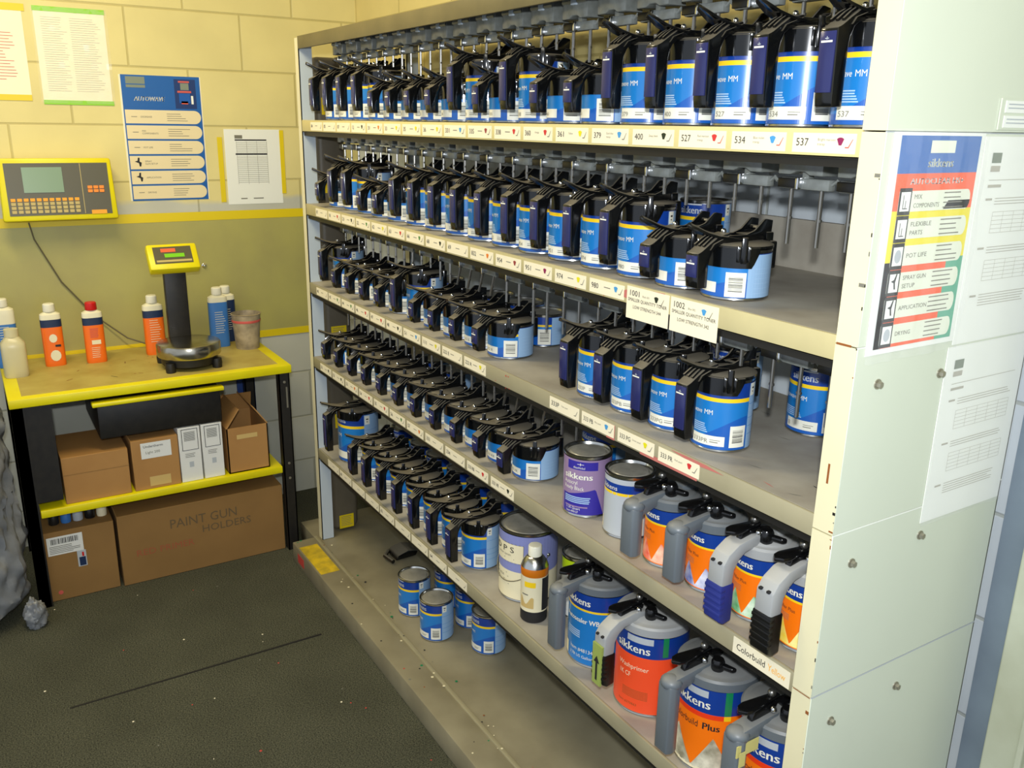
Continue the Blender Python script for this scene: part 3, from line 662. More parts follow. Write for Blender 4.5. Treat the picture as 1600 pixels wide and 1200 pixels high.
# stains on fascias
f = MB(); F = flat_y(0, 0, 0, 0.0008)
for (u0, u1, z0, z1, m) in ((1.72, 1.86, -0.030, -0.002, 'pink_stain'), (1.60, 1.603, -0.037, -0.024, 'red_stain'), (1.62, 1.622, -0.012, -0.004, 'red_stain'), (1.69, 1.692, -0.036, -0.03, 'red_stain')):
    f.inkpoly(F, [(u0, ZS[2]+z0+0.006), (u0+(u1-u0)*0.6, ZS[2]+z0), (u1, ZS[2]+z0+0.003), (u1, ZS[2]+z1), (u0+(u1-u0)*0.4, ZS[2]+z1-0.003)], m)
f.build('paint_stain', sh_[2], smooth=0)
f = MB()
for (u, z, l) in ((1.345, -0.006, 0.012), (1.355, -0.006, 0.009), (1.30, -0.03, 0.004), (1.345, -0.036, 0.006), (1.36, -0.034, 0.006)): f.ink(F, u, u+0.004, ZS[3]+z-l*0.3, ZS[3]+z, 'red_stain')
f.inkpoly(F, [(1.90, ZS[3]-0.002), (1.96, ZS[3]-0.009), (2.03, ZS[3]-0.005), (1.99, ZS[3]-0.001), (1.94, ZS[3]-0.0008)], 'pink_stain'); f.ink(F, 1.72, 1.745, ZS[3]-0.036, ZS[3]-0.006, 'pink_stain'); f.ink(F, 1.82, 1.97, ZS[3]-0.037, ZS[3]-0.029, 'pink_stain')
f.build('paint_stain', sh_[3], smooth=0)
f = MB(); rs = random.Random(21)
for k, (zi, x0, x1) in enumerate(((3, 1.9, 2.2), (3, 1.4, 2.0), (4, 1.5, 2.2), (5, 1.4, 2.1))):
    for i in range(9):
        x = rs.uniform(x0, x1); y = rs.uniform(0.02, 0.3); a = rs.uniform(-0.6, 0.6); l = rs.uniform(0.01, 0.05)
        G = lambda u, v: (x+u*math.cos(a)-v*math.sin(a), y+u*math.sin(a)+v*math.cos(a), ZS[zi]+0.0004)
        f.inkpoly(G, [(0, 0), (l*0.5, -0.0012), (l, 0), (l*0.6, 0.0012)], rs.choice(['pink_stain', 'ink_soft', 'ink_soft', 'dark_steel']))
s_ = f.build('paint_specks', rack, smooth=0); s_['kind'] = 'stuff'

# motor housing behind the left post, with its yellow warning stickers
f = MB(); f.box(-0.125, -0.003, 0.060, 0.165, ZB+0.004, 1.81, 'motor_grey', 0.022, seg=4); mh = f.build('motor_housing', rack)
for z in (0.085, 0.50, 0.835, 1.365, 1.625):
    f = MB(); f.box(-0.0032, -0.0022, 0.084, 0.142, z, z+0.055, 'warn_yellow'); lines(f, flat_x(-0.0022, 0.088, z), 0.003, 0.048, 0.048, 0.008, 0.007, 'ink_soft', 3, 0.25); f.build('warning_sticker', mh)

# stickers on the shelf edges
def fan(f, F, u, v, r, m):
    f.inkpoly(F, [(u+r*0.55*math.cos(a), v-0.002+r*0.35*math.sin(a)) for a in (rad(-60), rad(-120))]+[(u+r*math.cos(a), v+r*0.8*math.sin(a)) for a in (rad(140), rad(115), rad(90), rad(65), rad(40))], m)
for n_, c_ in dict(s_red=(205, 50, 50), s_blue=(70, 150, 205), s_yel=(225, 215, 20), s_maroon=(140, 30, 80), s_orange=(225, 120, 30), s_black=(30, 40, 25), s_brown=(150, 60, 60), s_green=(70, 130, 60), s_amber=(245, 180, 60)).items(): mat(n_, c_, 0.5)
def sticker(si, xc, code, colr, words='', w_=0.104, h=0.026, dz=0.0, big=None):
    z = ZS[si]-FH/2+dz; f = MB(); f.box(xc-w_/2, xc+w_/2, -0.0009, 0.0, z-h/2, z+h/2, 'sticker_paper'); F = flat_y(xc-w_/2, -0.0009, z-h/2, 0.0005)
    top = h-0.013 if big is None else h-0.016
    if code: f.text(F, code, 0.006, top-0.004 if big is None else top, 0.0145 if len(code) < 5 else 0.013, 'ink', width=min(0.032, 0.0072*len(code)))
    if words:
        for k, q in enumerate(words.split('|')): f.text(F, q, 0.043, top+0.001-0.006*k+(0.002 if '|' in words else 0), 0.0050, 'ink_soft')
    else: f.ink(F, 0.045, 0.064, top+0.001, top+0.0025, 'ink_soft')
    if colr: fan(f, F, 0.080, top+0.002, 0.0075, colr)
    f.inkpoly(F, [(0.088, top-0.004), (0.093, top-0.004), (0.099, top+0.006), (0.100, top+0.006), (0.094, top-0.0055), (0.088, top-0.0055)], 'marker_red' if code in ('527', '534', '537') else 'ink_soft')
    if big:
        for k, q in enumerate(big): f.text(F, q, w_/2, h-0.026-k*0.0125, 0.0085, 'ink', 'C', width=min(w_-0.008, 0.0047*len(q)))
    o = f.build('colour_sticker', sh_[si], smooth=0); return o
X1s = [0.172+0.1165*k for k in range(18)]; X2s = [0.184+0.1165*k for k in range(16)]; X3s = [0.162+0.1165*k for k in range(10)]; X3b = [1.577, 1.691, 1.806, 1.922]
X4s = [0.157+0.118*k for k in range(11)]; X5s = [0.19]+[0.352+0.105*k for k in range(8)]
c1 = [('04', None), ('05', None), ('07', None), ('12', 's_black'), ('31', 's_orange'), ('33', 's_yel'), ('35', 's_yel'), ('36', 's_yel'), ('331', 's_blue'), ('335', 's_brown'), ('338', 's_red'), ('360', 's_red'), ('361', 's_yel'), ('379', 's_blue'), ('400', 's_black'), ('527', 's_red'), ('534', 's_blue'), ('537', 's_maroon')]
w1 = {13: 'Dark blue|transp', 14: 'Deep black', 15: 'Red maroon|transp', 16: 'Blue violet|transp', 17: 'Bright maroon|transp', 11: 'Orange', 12: 'Yellow'}
for k, (c, q) in enumerate(c1): sticker(1, X1s[k], c, q, w1.get(k, ''))
c2 = [('07', None), ('18', 's_red'), ('21', 's_black'), ('22', 's_green'), ('62', 's_yel'), ('63', 's_red'), ('66', 's_green'), ('68', 's_black'), ('69', None), ('832', 's_orange'), ('954', 's_brown'), ('951', 's_maroon'), ('974', 's_yel'), ('980', 's_blue')]
for k, (c, q) in enumerate(c2): sticker(2, X2s[k], c, q)
sticker(2, X2s[14], '1001', 's_black', 'Black 001', 0.112, 0.058, -0.013, ['SMALLER QUANTITY TONER', 'LOW STRENGTH 344'])
sticker(2, X2s[15], '1002', 's_blue', 'Blue 002', 0.112, 0.058, -0.013, ['SMALLER QUANTITY TONER', 'LOW STRENGTH 342'])
c3 = [('40', None), ('43', 's_green'), ('44', 's_green'), ('46', 's_red'), ('47', 's_red'), ('48', 's_black'), ('51', 's_blue'), ('111', 's_yel'), ('222 E', None), ('222 R', 's_yel')]
for k, (c, q) in enumerate(c3): sticker(3, X3s[k]-0.007, c, q)
for x, c, q, wd in zip(X3b, ('333P', '333 PB', '333 PG', '333 PR'), (None, 's_blue', 's_yel', 's_red'), ('Clear pearl', 'Blue pearl', 'Green pearl', 'Red pearl')): sticker(3, x, c, q, wd)
c4 = [('50', 's_black'), ('52', 's_black'), ('53', 's_orange'), ('54', 's_red'), ('55', 's_red'), ('56', 's_green'), ('57', 's_orange'), ('333', None), ('334', None), ('333 RB', 's_red'), ('333 VR', 's_black')]
for k, (c, q) in enumerate(c4): sticker(4, X4s[k], c, q)
z = ZS[4]-FH/2; f = MB(); f.box(2.085, 2.205, -0.0009, 0, z-0.015, z+0.015, 'sticker_paper'); F = flat_y(2.085, -0.0009, z-0.015, 0.0005)
f.text(F, 'Colorbuild', 0.008, 0.010, 0.017, 'ink', width=0.062); f.text(F, 'Yellow', 0.076, 0.010, 0.017, 's_amber', width=0.036); f.build('colour_sticker', sh_[4], smooth=0)
for k in range(9): sticker(5, 0.19+0.105*k*1.1, ['', '60', '', '', '62', '', '', '64', ''][k], None)

# stirring drives under the shelves
def drive_proto():
    f = MB()
    f.prism([(-0.042, 0), (0.042, 0), (0.042, -0.040), (0.018, -0.040), (0.008, -0.035), (-0.008, -0.035), (-0.018, -0.040), (-0.042, -0.040)], 'y', -0.012, 0.03, 'drive_grey', 0.002)
    f.tube([(-0.040, -0.010, -0.008), (0.040, -0.010, -0.008)], 0.006, 'drive_grey', 8)
    f.box(-0.009, 0.009, -0.017, -0.008, -0.016, 0.004, 'drive_clip', 0.002)
    gear = f
    g = MB(); g.box(-0.046, 0.046, 0.000, 0.016, -0.062, -0.045, 'drive_grey', 0.002); g.box(-0.046, -0.006, -0.006, 0.002, -0.060, -0.046, 'black_plain', 0.001)
    g.tube([(0.046, 0.008, -0.052), (0.056, 0.006, -0.046), (0.062, 0.006, -0.052)], 0.003, 'drive_grey', 6)
    g.box(-0.010, -0.004, -0.009, 0.004, -0.062, -0.044, 'chrome', 0.001); g.box(-0.006, 0.006, 0.002, 0.014, -0.046, -0.030, 'drive_grey')
    return gear, g
gm, bm_ = drive_proto()
gear_o = gm.build('drive_unit', rack); bar_o = bm_.build('fork_bar', gear_o)
first = [True]
def rod_mesh(l, key={}):
    if l not in key:
        f = MB(); f.tube([(0, 0, 0), (0, 0, -l)], 0.0034, 'steel_rod', 8); f.box(-0.0045, 0.0045, -0.002, 0.002, -l*0.5-0.004, -l*0.5, 'steel_rod'); o = f.build('fork_rod'); key[l] = o.data; bpy.data.objects.remove(o)
    return key[l]
def drive(x, y, z, rl, sway=0.0, red=False):
    if first[0]: g, b = gear_o, bar_o; first[0] = False
    else: g = gear_o.copy(); COL.objects.link(g); b = bar_o.copy(); COL.objects.link(b); b.parent = g
    g.location = (x, y, z)
    for s in (-0.0285, 0.0285):
        o = bpy.data.objects.new('fork_rod', rod_mesh(rl)); COL.objects.link(o); o.parent = g; o.location = (s, 0.008, -0.062); o.rotation_euler = (0, sway, 0)
kind1 = 'TTTTDDDDTDTDDTTTTT'; kind2 = 'DTTDDTTTTTTTTTDD'; kind3 = 'TDDDDTDDDD'
rs = random.Random(2)
DY = 0.092
for k, x in enumerate(X1s): drive(x, DY, 1.858-0.011, 0.030 if kind1[k] == 'T' else 0.06, 0)
for k, x in enumerate(X2s): drive(x, DY, ZS[1]-0.028, 0.030 if kind2[k] == 'T' else (0.045), rs.choice([0, 0, 0.25, -0.2]) if kind2[k] == 'D' and k < 14 else 0)
for k, x in enumerate((2.050, 2.160)): drive(x, DY, ZS[1]-0.028, 0.085)
for k, x in enumerate(X3s+[1.33, 1.452]+X3b[:]): drive(x, DY, ZS[2]-0.028, (0.085 if 9 < k < 12 else 0.030 if (k > 11 or kind3[k] == 'T') else 0.055), 0.35 if k in (7, 8) else 0)
for x in (2.05, 2.165): drive(x, DY, ZS[2]-0.028, 0.085)
for k, x in enumerate(X4s+[1.46]): drive(x, DY, ZS[3]-0.028, 0.055 if k < 11 else 0.05, 0.3 if k in (9, 10) else 0)

# ------------------------------------------------------------------ blue paint cans with black mixing lids
GEO = {'T': (0.0515, 0.130), 'D': (0.0553, 0.083), 'B': (0.071, 0.185)}
def tin(r, h):
    f = MB(); f.lathe([(0, 0.002), (r-0.004, 0.002), (r-0.001, 0.0), (r+0.001, 0.0015), (r+0.0006, 0.004), (r-0.0006, 0.005), (r-0.0006, h-0.006), (r+0.0008, h-0.005), (r+0.0012, h-0.001), (r-0.001, h), (r-0.004, h-0.001), (r-0.006, h-0.006), (r-0.009, h-0.007, 'tin_lid'), (r-0.012, h-0.004, 'tin_lid'), (0, h-0.004, 'tin_lid')], 'paint_tin', n=48); return f
def barcode(f, r, a0, a1, z0, z1, vert=True, off=0.0014):
    F = cyl(r, off); f.ink(cyl(r, 0.0009), a0, a1, z0, z1, 'label_white', 8); n = 12; q = (a1-a0)*0.16; rr = random.Random(int(a0*7+z1*1000))
    for i in range(n):
        v = z0+(z1-z0)*(0.22+0.62*i/n); f.ink(F, a0+q, a1-q, v, v+(z1-z0)*rr.choice([0.015, 0.03, 0.035]), 'ink_soft' if i % 5 else 'ink', 6)
def blue_label(kind, code='', loose=False):
    r, h = GEO[kind]; f = MB(); s = h/0.130 if kind != 'D' else 1.0
    if kind == 'D' and not loose: zy0 = 0.0555; zy1 = 0.0615
    elif kind == 'D': zy0 = 0.052; zy1 = 0.057
    else: zy0 = 0.090*s; zy1 = 0.097*s
    f.lathe([(r+0.0003, 0.0045), (r+0.0003, zy0), (r+0.0003, zy1, 'label_yellow'), (r+0.0003, h-0.007, 'label_navy')], 'label_blue', n=56)
    G = cyl(r, 0.0004); F = cyl(r, 0.0009)
    # deeper blue wave
    f.inkfun(G, -150, -6, lambda a: 0.0048, lambda a: max(0.0049, min(zy0-0.002, (0.018+0.028*(math.sin((a+70)/42.0)+1)/1.2)*(1 if kind != 'D' else 0.55)*s)), 'label_deep', 40)
    f.ink(cyl(r, 0.0007), -5 if kind != 'D' else -10, 80, 0.0048, h-0.008, 'label_light', 16)
    if kind != 'D':
        for v in (0.03, 0.045, 0.06, 0.085): f.ink(F, -4, 70, v*s, v*s+0.0007, 'label_blue', 10)
        f.ink(F, -3, 12, 0.100*s, 0.122*s, 'label_white', 3); f.ink(cyl(r, 0.0012), 1, 8, 0.112*s, 0.115*s, 'ink', 1); f.ink(cyl(r, 0.0012), 2, 6, 0.106*s, 0.108*s, 'ink', 1)
        T = cyl_m(r, -143, 0.0012)
        f.text(T, 'Autowave', 0.000, 0.066*s, 0.0125*s, 'label_white', width=0.038*s, slant=0.15); f.text(T, 'MM', 0.0425*s, 0.066*s, 0.0125*s, 'label_white', width=0.016*s)
        rr = random.Random(6)
        for k in range(5): f.ink(F, -135, -86-rr.random()*8, (0.047-0.0035*k)*s, (0.0488-0.0035*k)*s, 'ink_pale', 5)
        f.ink(F, -122, -52, 0.0105*s, 0.0285*s, 'label_white', 12); barcode(f, r, -43, -10, 0.009*s, 0.048*s)
        if code: f.text(cyl_m(r, -118, 0.0016), code, 0, 0.0145*s, 0.011*s, 'ink_soft', width=0.0062*len(code)); f.ink(cyl(r, 0.0014), -80, -64, 0.0165*s, 0.018*s, 'ink_soft', 2); f.ink(cyl(r, 0.0014), -80, -60, 0.0205*s, 0.0215*s, 'ink_soft', 2)
        if loose or kind == 'B': f.text(cyl_m(r, -118, 0.0012), 'sikkens', 0, 0.1035*s, 0.020*s, 'label_grey', width=0.052*s, bold=0.0005); f.ink(F, -98, -62, 0.120*s, 0.1228*s, 'label_grey', 4)
    else:
        for v in (0.012, 0.020, 0.028, 0.036, 0.044, 0.052): f.ink(F, 2, 60, v, v+0.0005, 'ink_pale', 8)
        f.ink(F, -110, -62, 0.011, 0.028, 'label_white', 6); barcode(f, r, -46, -12, 0.006, 0.046)
        if code: f.text(cyl_m(r, -106, 0.0014), code, 0, 0.0155, 0.009, 'ink_soft', width=0.0055*len(code))
        if loose: f.text(cyl_m(r, -105, 0.0012), 'sikkens', 0, 0.062, 0.014, 'label_grey', width=0.05)
    return f
def lid_meshes(kind):
    r, h = GEO[kind]; k = {'T': 1.0, 'D': 1.0, 'B': 1.25}[kind]; out = {}
    f = MB(); dr_ = 0.027 if kind != 'D' else 0.030; R_ = r+(0.0035 if kind != 'D' else 0.0022)
    # collar hugging the front of the tin, slanted ends
    n = 40; a0, a1 = -188, -8; up = []; lo = []; ui = []
    for i in range(n+1):
        a = a0+(a1-a0)*i/n; e = min(a-a0, a1-a)/14.0; zlo = h-dr_*min(1, max(0.0, e)+0.12)
        c, s = math.cos(rad(a)), math.sin(rad(a)); lo.append(f.bm.verts.new((R_*c, R_*s, zlo))); up.append(f.bm.verts.new((R_*c, R_*s, h+0.003))); ui.append(f.bm.verts.new(((r-0.001)*c, (r-0.001)*s, h+0.006)))
    lo2 = [f.bm.verts.new((v.co.x*(r+0.0010)/R_, v.co.y*(r+0.0010)/R_, v.co.z)) for v in lo]
    i0 = f.mi('black_plastic')
    for i in range(n):
        for A, B in ((lo, up), (up, ui), (lo2, lo)):
            q = f.bm.faces.new([A[i], A[i+1], B[i+1], B[i]]); q.material_index = i0
    # lid plate
    f.lathe([(r+0.0018, h+0.0005), (r+0.002, h+0.005), (r-0.004, h+0.008), (r-0.02, h+0.009), (0, h+0.009)], 'black_plastic', n=48)
    # rear clamp
    for aa in (72,):
        M_ = Matrix.Rotation(rad(aa), 4, 'Z'); f.box(r-0.002, r+0.011, -0.011, 0.011, h-0.045 if kind != 'D' else h-0.038, h+0.008, 'black_plastic', 0.003, M=M_); f.box(r-0.008, r+0.006, -0.005, 0.005, h+0.004, h+0.022, 'black_plastic', 0.002, M=M_)
    out['lid'] = f
    # handle
    g = MB(); yo = -(0.102 if kind != 'B' else 0.125); yi = yo+0.025; zb = {'T': 0.026, 'D': 0.020, 'B': 0.045}[kind]; zt = h-0.006
    g.prism([(yo, zt), (yo+0.002, zb+0.012), (yo+0.004, zb), (yi, zb), (yi, zt-0.02), (yi+0.002, zt-0.010), (yi+0.008, zt+0.002), (yi+0.016, zt+0.008), (-r*0.62, h+0.006), (-r*0.62, h+0.024), (yi+0.02, h+0.020), (yi, h+0.008), (yo+0.008, zt+0.003)], 'x', -0.014, 0.014, 'black_plastic', 0.0022)
    for s in (-1, 1):   # side wings of the bridge rising to the rear fin
        x0 = s*0.0135; x1 = s*0.0175
        g.prism([(yi-0.002, h-0.002), (yi+0.018, h+0.010), (-r*0.5, h+0.006), (0.006, h+0.010), (r*0.85, h+0.010), (r*1.04, h+0.022), (r*1.06, h+0.041), (r*0.80, h+0.0435), (r*0.70, h+0.043), (r*0.34, h+0.026), (0.0, h+0.020), (-r*0.7, h+0.020), (yi+0.006, h+0.008)], 'x', min(x0, x1), max(x0, x1), 'black_plastic', 0.001)
    for i in range(3): g.tube([(-0.012+i*0.010, yo+0.016, h+0.004), (-0.010+i*0.009, yi+0.004, h+0.0135), (-0.009+i*0.008, yi+0.016, h+0.0195)], 0.0028, 'black_plastic', 6)
    out['handle'] = g
    b = MB(); b.prism([(-0.012, zb+0.018), (0.012, zb+0.018), (0.0125, zt-0.004), (-0.0125, zt-0.004)], 'y', yo-0.0009, yo+0.003, 'handle_blue', 0.0006)
    Fy = flat_y(-0.0095, yo-0.0009, 0, 0.0005); b.ink(Fy, 0, 0.018, zt-0.018, zt-0.0155, 'label_white'); b.ink(Fy, 0.006, 0.012, zt-0.0135, zt-0.0125, 'label_grey'); b.ink(Fy, 0.0085, 0.0095, zt-0.0145, zt-0.0105, 'label_grey')
    out['handle_badge'] = b
    # thumb lever
    l = MB(); pts = [(-0.112, 0.043, 0.006), (-0.100, 0.038, 0.010), (-0.082, 0.030, 0.014), (-0.060, 0.024, 0.017), (-0.036, 0.021, 0.019), (-0.012, 0.017, 0.018), (0.010, 0.015, 0.015), (0.030, 0.017, 0.012)]
    if kind == 'B': pts = [(y*1.2, z, w_*1.1) for y, z, w_ in pts]
    T_, B_ = [], []
    for (y, z, w_) in pts:
        T_.append([l.bm.verts.new((x*w_, y, h+z-0.004*abs(x)**2)) for x in (-1, -0.5, 0, 0.5, 1)]); B_.append([l.bm.verts.new((x*w_, y, h+z-0.004-0.004*abs(x)**2)) for x in (-1, -0.5, 0, 0.5, 1)])
    i0 = l.mi('black_plastic')
    for i in range(len(pts)-1):
        for j in range(4):
            l.bm.faces.new([T_[i][j], T_[i][j+1], T_[i+1][j+1], T_[i+1][j]]); l.bm.faces.new([B_[i][j+1], B_[i][j], B_[i+1][j], B_[i+1][j+1]])
        for j, sgn in ((0, 1), (4, -1)):
            q = [T_[i][j], T_[i+1][j], B_[i+1][j], B_[i][j]]; l.bm.faces.new(q if sgn > 0 else q[::-1])
    l.bm.faces.new(T_[0]+B_[0][::-1]); l.bm.faces.new(T_[-1][::-1]+B_[-1])
    l.box(-0.0125, 0.0125, 0.004, r*0.72, h+0.016, h+0.020, 'black_plastic', 0.001); l.box(-0.009, 0.009, 0.012, 0.030, h+0.009, h+0.020, 'black_plastic', 0.002); l.tube([(-0.0125, r*0.72, h+0.028), (0.0125, r*0.72, h+0.028)], 0.004, 'black_plastic', 8)
    out['thumb_lever'] = l
    b2 = MB(); b2.ball((0, -0.036, h+0.0255), 0.0048, 'chrome', 12); b2.lathe([(0.0065, h+0.018), (0.0065, h+0.0225), (0, h+0.0235)], 'black_plastic', (0, -0.036, 0), 12)
    out['screw'] = b2
    c = MB(); M_ = Matrix.Rotation(rad(-36), 4, 'Z'); c.box(R_-0.002, R_+0.0035, -0.005, 0.005, h-0.022, h+0.020, 'black_plastic', 0.0015, M=M_)
    for s in (-0.0085, 0.0085): c.box(R_-0.003, R_+0.0022, s-0.0030, s+0.0030, h-0.020, h+0.006, 'black_plastic', 0.001, M=M_); c.box(R_-0.001, R_+0.0030, s-0.0022, s+0.0022, h+0.001, h+0.0045, 'chrome', 0.0006, M=M_)
    out['latch'] = c
    return out
PROTO = {}
for kd in 'TDB':
    r, h = GEO[kd]; PROTO[kd] = {'body': tin(r, h).build('can_body')}
    for n_, mb in lid_meshes(kd).items(): PROTO[kd][n_] = mb.build(n_)
def part_from(o, par, name=None):
    c = o.copy(); COL.objects.link(c); c.parent = par; return c
LBL = {}
def can(kind, x, y, z, label, code='', lid=True, rz=0.0, spin=0.0, group=None, loose=False, name=None):
    t = empty(name or ('paint_can'), (x, y, z+0.0008), rad(rz), label=label, cat='paint can', group=group)
    P = PROTO[kind]; part_from(P['body'], t)
    key = (kind, code, loose)
    if key not in LBL:
        o = blue_label(kind, code, loose).build('can_label', t); LBL[key] = o
    else: o = part_from(LBL[key], t)
    o.rotation_euler = (0, 0, rad(spin))
    if lid:
        l = part_from(P['lid'], t)
        for n_ in ('handle', 'thumb_lever', 'latch'):
            part_from(P[n_], l)
        hb = part_from(P['handle_badge'], l); hb.name = 'handle_badge'; sc = part_from(P['screw'], l)
    return t
ORD = ['first', 'second', 'third', 'fourth', 'fifth', 'sixth', 'seventh', 'eighth', 'ninth', 'tenth', 'eleventh', 'twelfth', 'thirteenth', 'fourteenth', 'fifteenth', 'sixteenth', 'seventeenth', 'eighteenth']
KN = {'T': 'tall blue', 'D': 'squat blue', 'B': 'large blue'}
rs = random.Random(12)
def SP(kd, x):                           # how each tin happens to be turned on the shelf
    return (12 if x > 1.5 else -6 if x < 1.2 else 3)+rs.uniform(-5, 5) if kd != 'D' else (-14 if x > 1.25 else -2)+rs.uniform(-6, 6)
for k, x in enumerate(X1s):
    kd_ = kind1[k]; can(kd_, x, 0.088, ZS[1], '%s can with black lid, %s from the left on the top shelf' % (KN[kind1[k]], ORD[k]), c1[k][0], group='lidded cans on the top shelf', spin=SP(kd_, x))
codes2 = [c[0] for c in c2]+['1001', '1002']
for k, x in enumerate(X2s):
    kd_ = kind2[k]; can(kd_, x, 0.088, ZS[2], '%s can with black lid, %s from left on the second shelf down' % (KN[kind2[k]], ORD[k]), codes2[k], group='lidded cans on the second shelf', spin=SP(kd_, x))
for k, x in enumerate(X3s):
    kd_ = kind3[k]; can(kd_, x, 0.095, ZS[3], '%s can with black lid, %s from left on the third shelf down' % (KN[kind3[k]], ORD[k]), c3[k][0], group='lidded cans on the third shelf', spin=SP(kd_, x))
for x, c, wd in zip(X3b, ('333P', '333PB', '333PG', '333PR'), ('blue 333P can with black lid, first right of the third shelf gap', 'blue can with black lid above the 333 PB sticker on the third shelf', 'blue can with black lid above the 333 PG sticker on the third shelf', 'blue can with black lid above the 333 PR sticker on the third shelf')):
    can('T', x, 0.095, ZS[3], wd, c, group='tall lidded cans on the third shelf', spin=12+rs.uniform(-2, 3))
for k, x in enumerate(X4s):
    can('D', x, 0.093, ZS[4], 'squat blue can with black lid, %s from left on the fourth shelf down' % ORD[k], c4[k][0], group='lidded cans on the fourth shelf', spin=SP('D', x))
can('B', 0.185, 0.100, ZS[5], 'large blue paint can with black pouring lid at the left end of the bottom shelf', '', group=None)
for k in range(7):
    can('T', 0.387+0.1167*k, 0.086, ZS[5], 'tall blue can with black lid, %s after the large can on the bottom shelf' % ORD[k], '6'+str(k), group='lidded cans on the bottom shelf', spin=-6+rs.uniform(-5, 5))
# spare closed cans behind the rows and on the tray
spare = [('D', 0.885, 0.245, 3, 'third shelf, behind the seventh lidded can'), ('D', 1.008, 0.262, 3, 'third shelf, behind the eighth lidded can'), ('D', 1.148, 0.235, 3, 'third shelf, behind the ninth and tenth lidded cans'), ('D', 0.60, 0.24, 3, 'third shelf, half hidden behind the fifth lidded can'),
         ('T', 1.775, 0.275, 3, 'third shelf, behind the gap between the tall lidded cans'), ('T', 1.955, 0.305, 3, 'third shelf, alone at the back near the right post'),
         ('D', 0.528, 0.235, 4, 'fourth shelf, behind the fourth lidded can'), ('D', 0.676, 0.238, 4, 'fourth shelf, behind the fifth lidded can'), ('T', 1.43, 0.225, 4, 'fourth shelf, behind the purple can'),
         ('T', 0.297, 0.235, 5, 'bottom shelf, nearest the large can in the rear row'), ('T', 0.473, 0.225, 5, 'bottom shelf rear row, second from the left'), ('T', 0.592, 0.225, 5, 'bottom shelf rear row, third from the left'), ('T', 0.736, 0.225, 5, 'bottom shelf rear row, fourth from the left'), ('T', 0.863, 0.225, 5, 'bottom shelf rear row, fifth from the left'), ('T', 0.985, 0.225, 5, 'bottom shelf rear row, last before the white bucket')]
for kd, x, y, s, wd in spare: can(kd, x, y, ZS[s], 'closed blue tin, '+wd, 'B', lid=False, loose=True, spin=rs.uniform(-5, 12), group='closed spare tins at the back of the shelves')
can('T', 1.63, 0.30, ZS[2], 'closed blue tin at the back of the second shelf behind the squat cans', '', lid=False, loose=True, spin=10)
can('T', 1.42, 0.27, ZS[2], 'closed blue tin at the back of the second shelf, behind the fourteenth can', '', lid=False, loose=True, spin=10)
for x, y, wd in ((0.655, 0.088, 'front left of the five'), (0.818, 0.086, 'front middle of the five, stained lid'), (0.961, 0.190, 'rightmost of the five'), (0.668, 0.212, 'rear left of the five'), (0.811, 0.214, 'rear middle of the five')):
    can('T', x, y, ZB-0.002, 'closed blue tin on the base tray, '+wd, '71', lid=False, loose=True, spin=-4, group='closed tins on the base tray')
for P in PROTO.values():
    for o in P.values(): bpy.data.objects.remove(o)

# black broken lid lying at the back of the base tray
f = MB(); f.prism([(-0.03, 0), (0.05, 0.002), (0.06, 0.02), (0.02, 0.03), (-0.02, 0.018)], 'x', -0.05, 0.03, 'black_plastic', 0.004); f.tube([(-0.04, -0.03, 0.01), (0.0, -0.06, 0.015), (0.05, -0.05, 0.012)], 0.008, 'black_plastic', 8)
tag(f.build('broken_lid', loc=(0.30, 0.20, ZB+0.0008)), 'loose black plastic lid piece lying on the base tray under the bottom shelf', 'lid')

# ------------------------------------------------------------------ other tins
def round_tin(name, x, y, z, r, h, label, cat='paint can', bands=None, art=None, rz=0.0, group=None, rim='paint_tin', top='tin_lid', spin=0.0):
    t = empty(name, (x, y, z+0.0008), rad(rz), label=label, cat=cat, group=group); f = MB()
    f.lathe([(0, 0.002), (r-0.004, 0.002), (r-0.001, 0), (r+0.0012, 0.002), (r, 0.005), (r-0.0004, h-0.007), (r+0.001, h-0.005), (r+0.0014, h-0.001), (r-0.001, h), (r-0.004, h-0.001), (r-0.006, h-0.007), (r-0.010, h-0.008, top), (r-0.014, h-0.004, top), (0, h-0.004, top)], rim, n=56); f.build('can_body', t)
    g = MB(); z0 = 0.006; pr = [(r+0.0004, z0)]
    for zz_, m_ in bands: pr.append((r+0.0004, zz_, m_))
    g.lathe(pr, bands[0][1], n=64)
    if art: art(g, r, h)
    g.build('can_label', t).rotation_euler = (0, 0, rad(spin)); return t
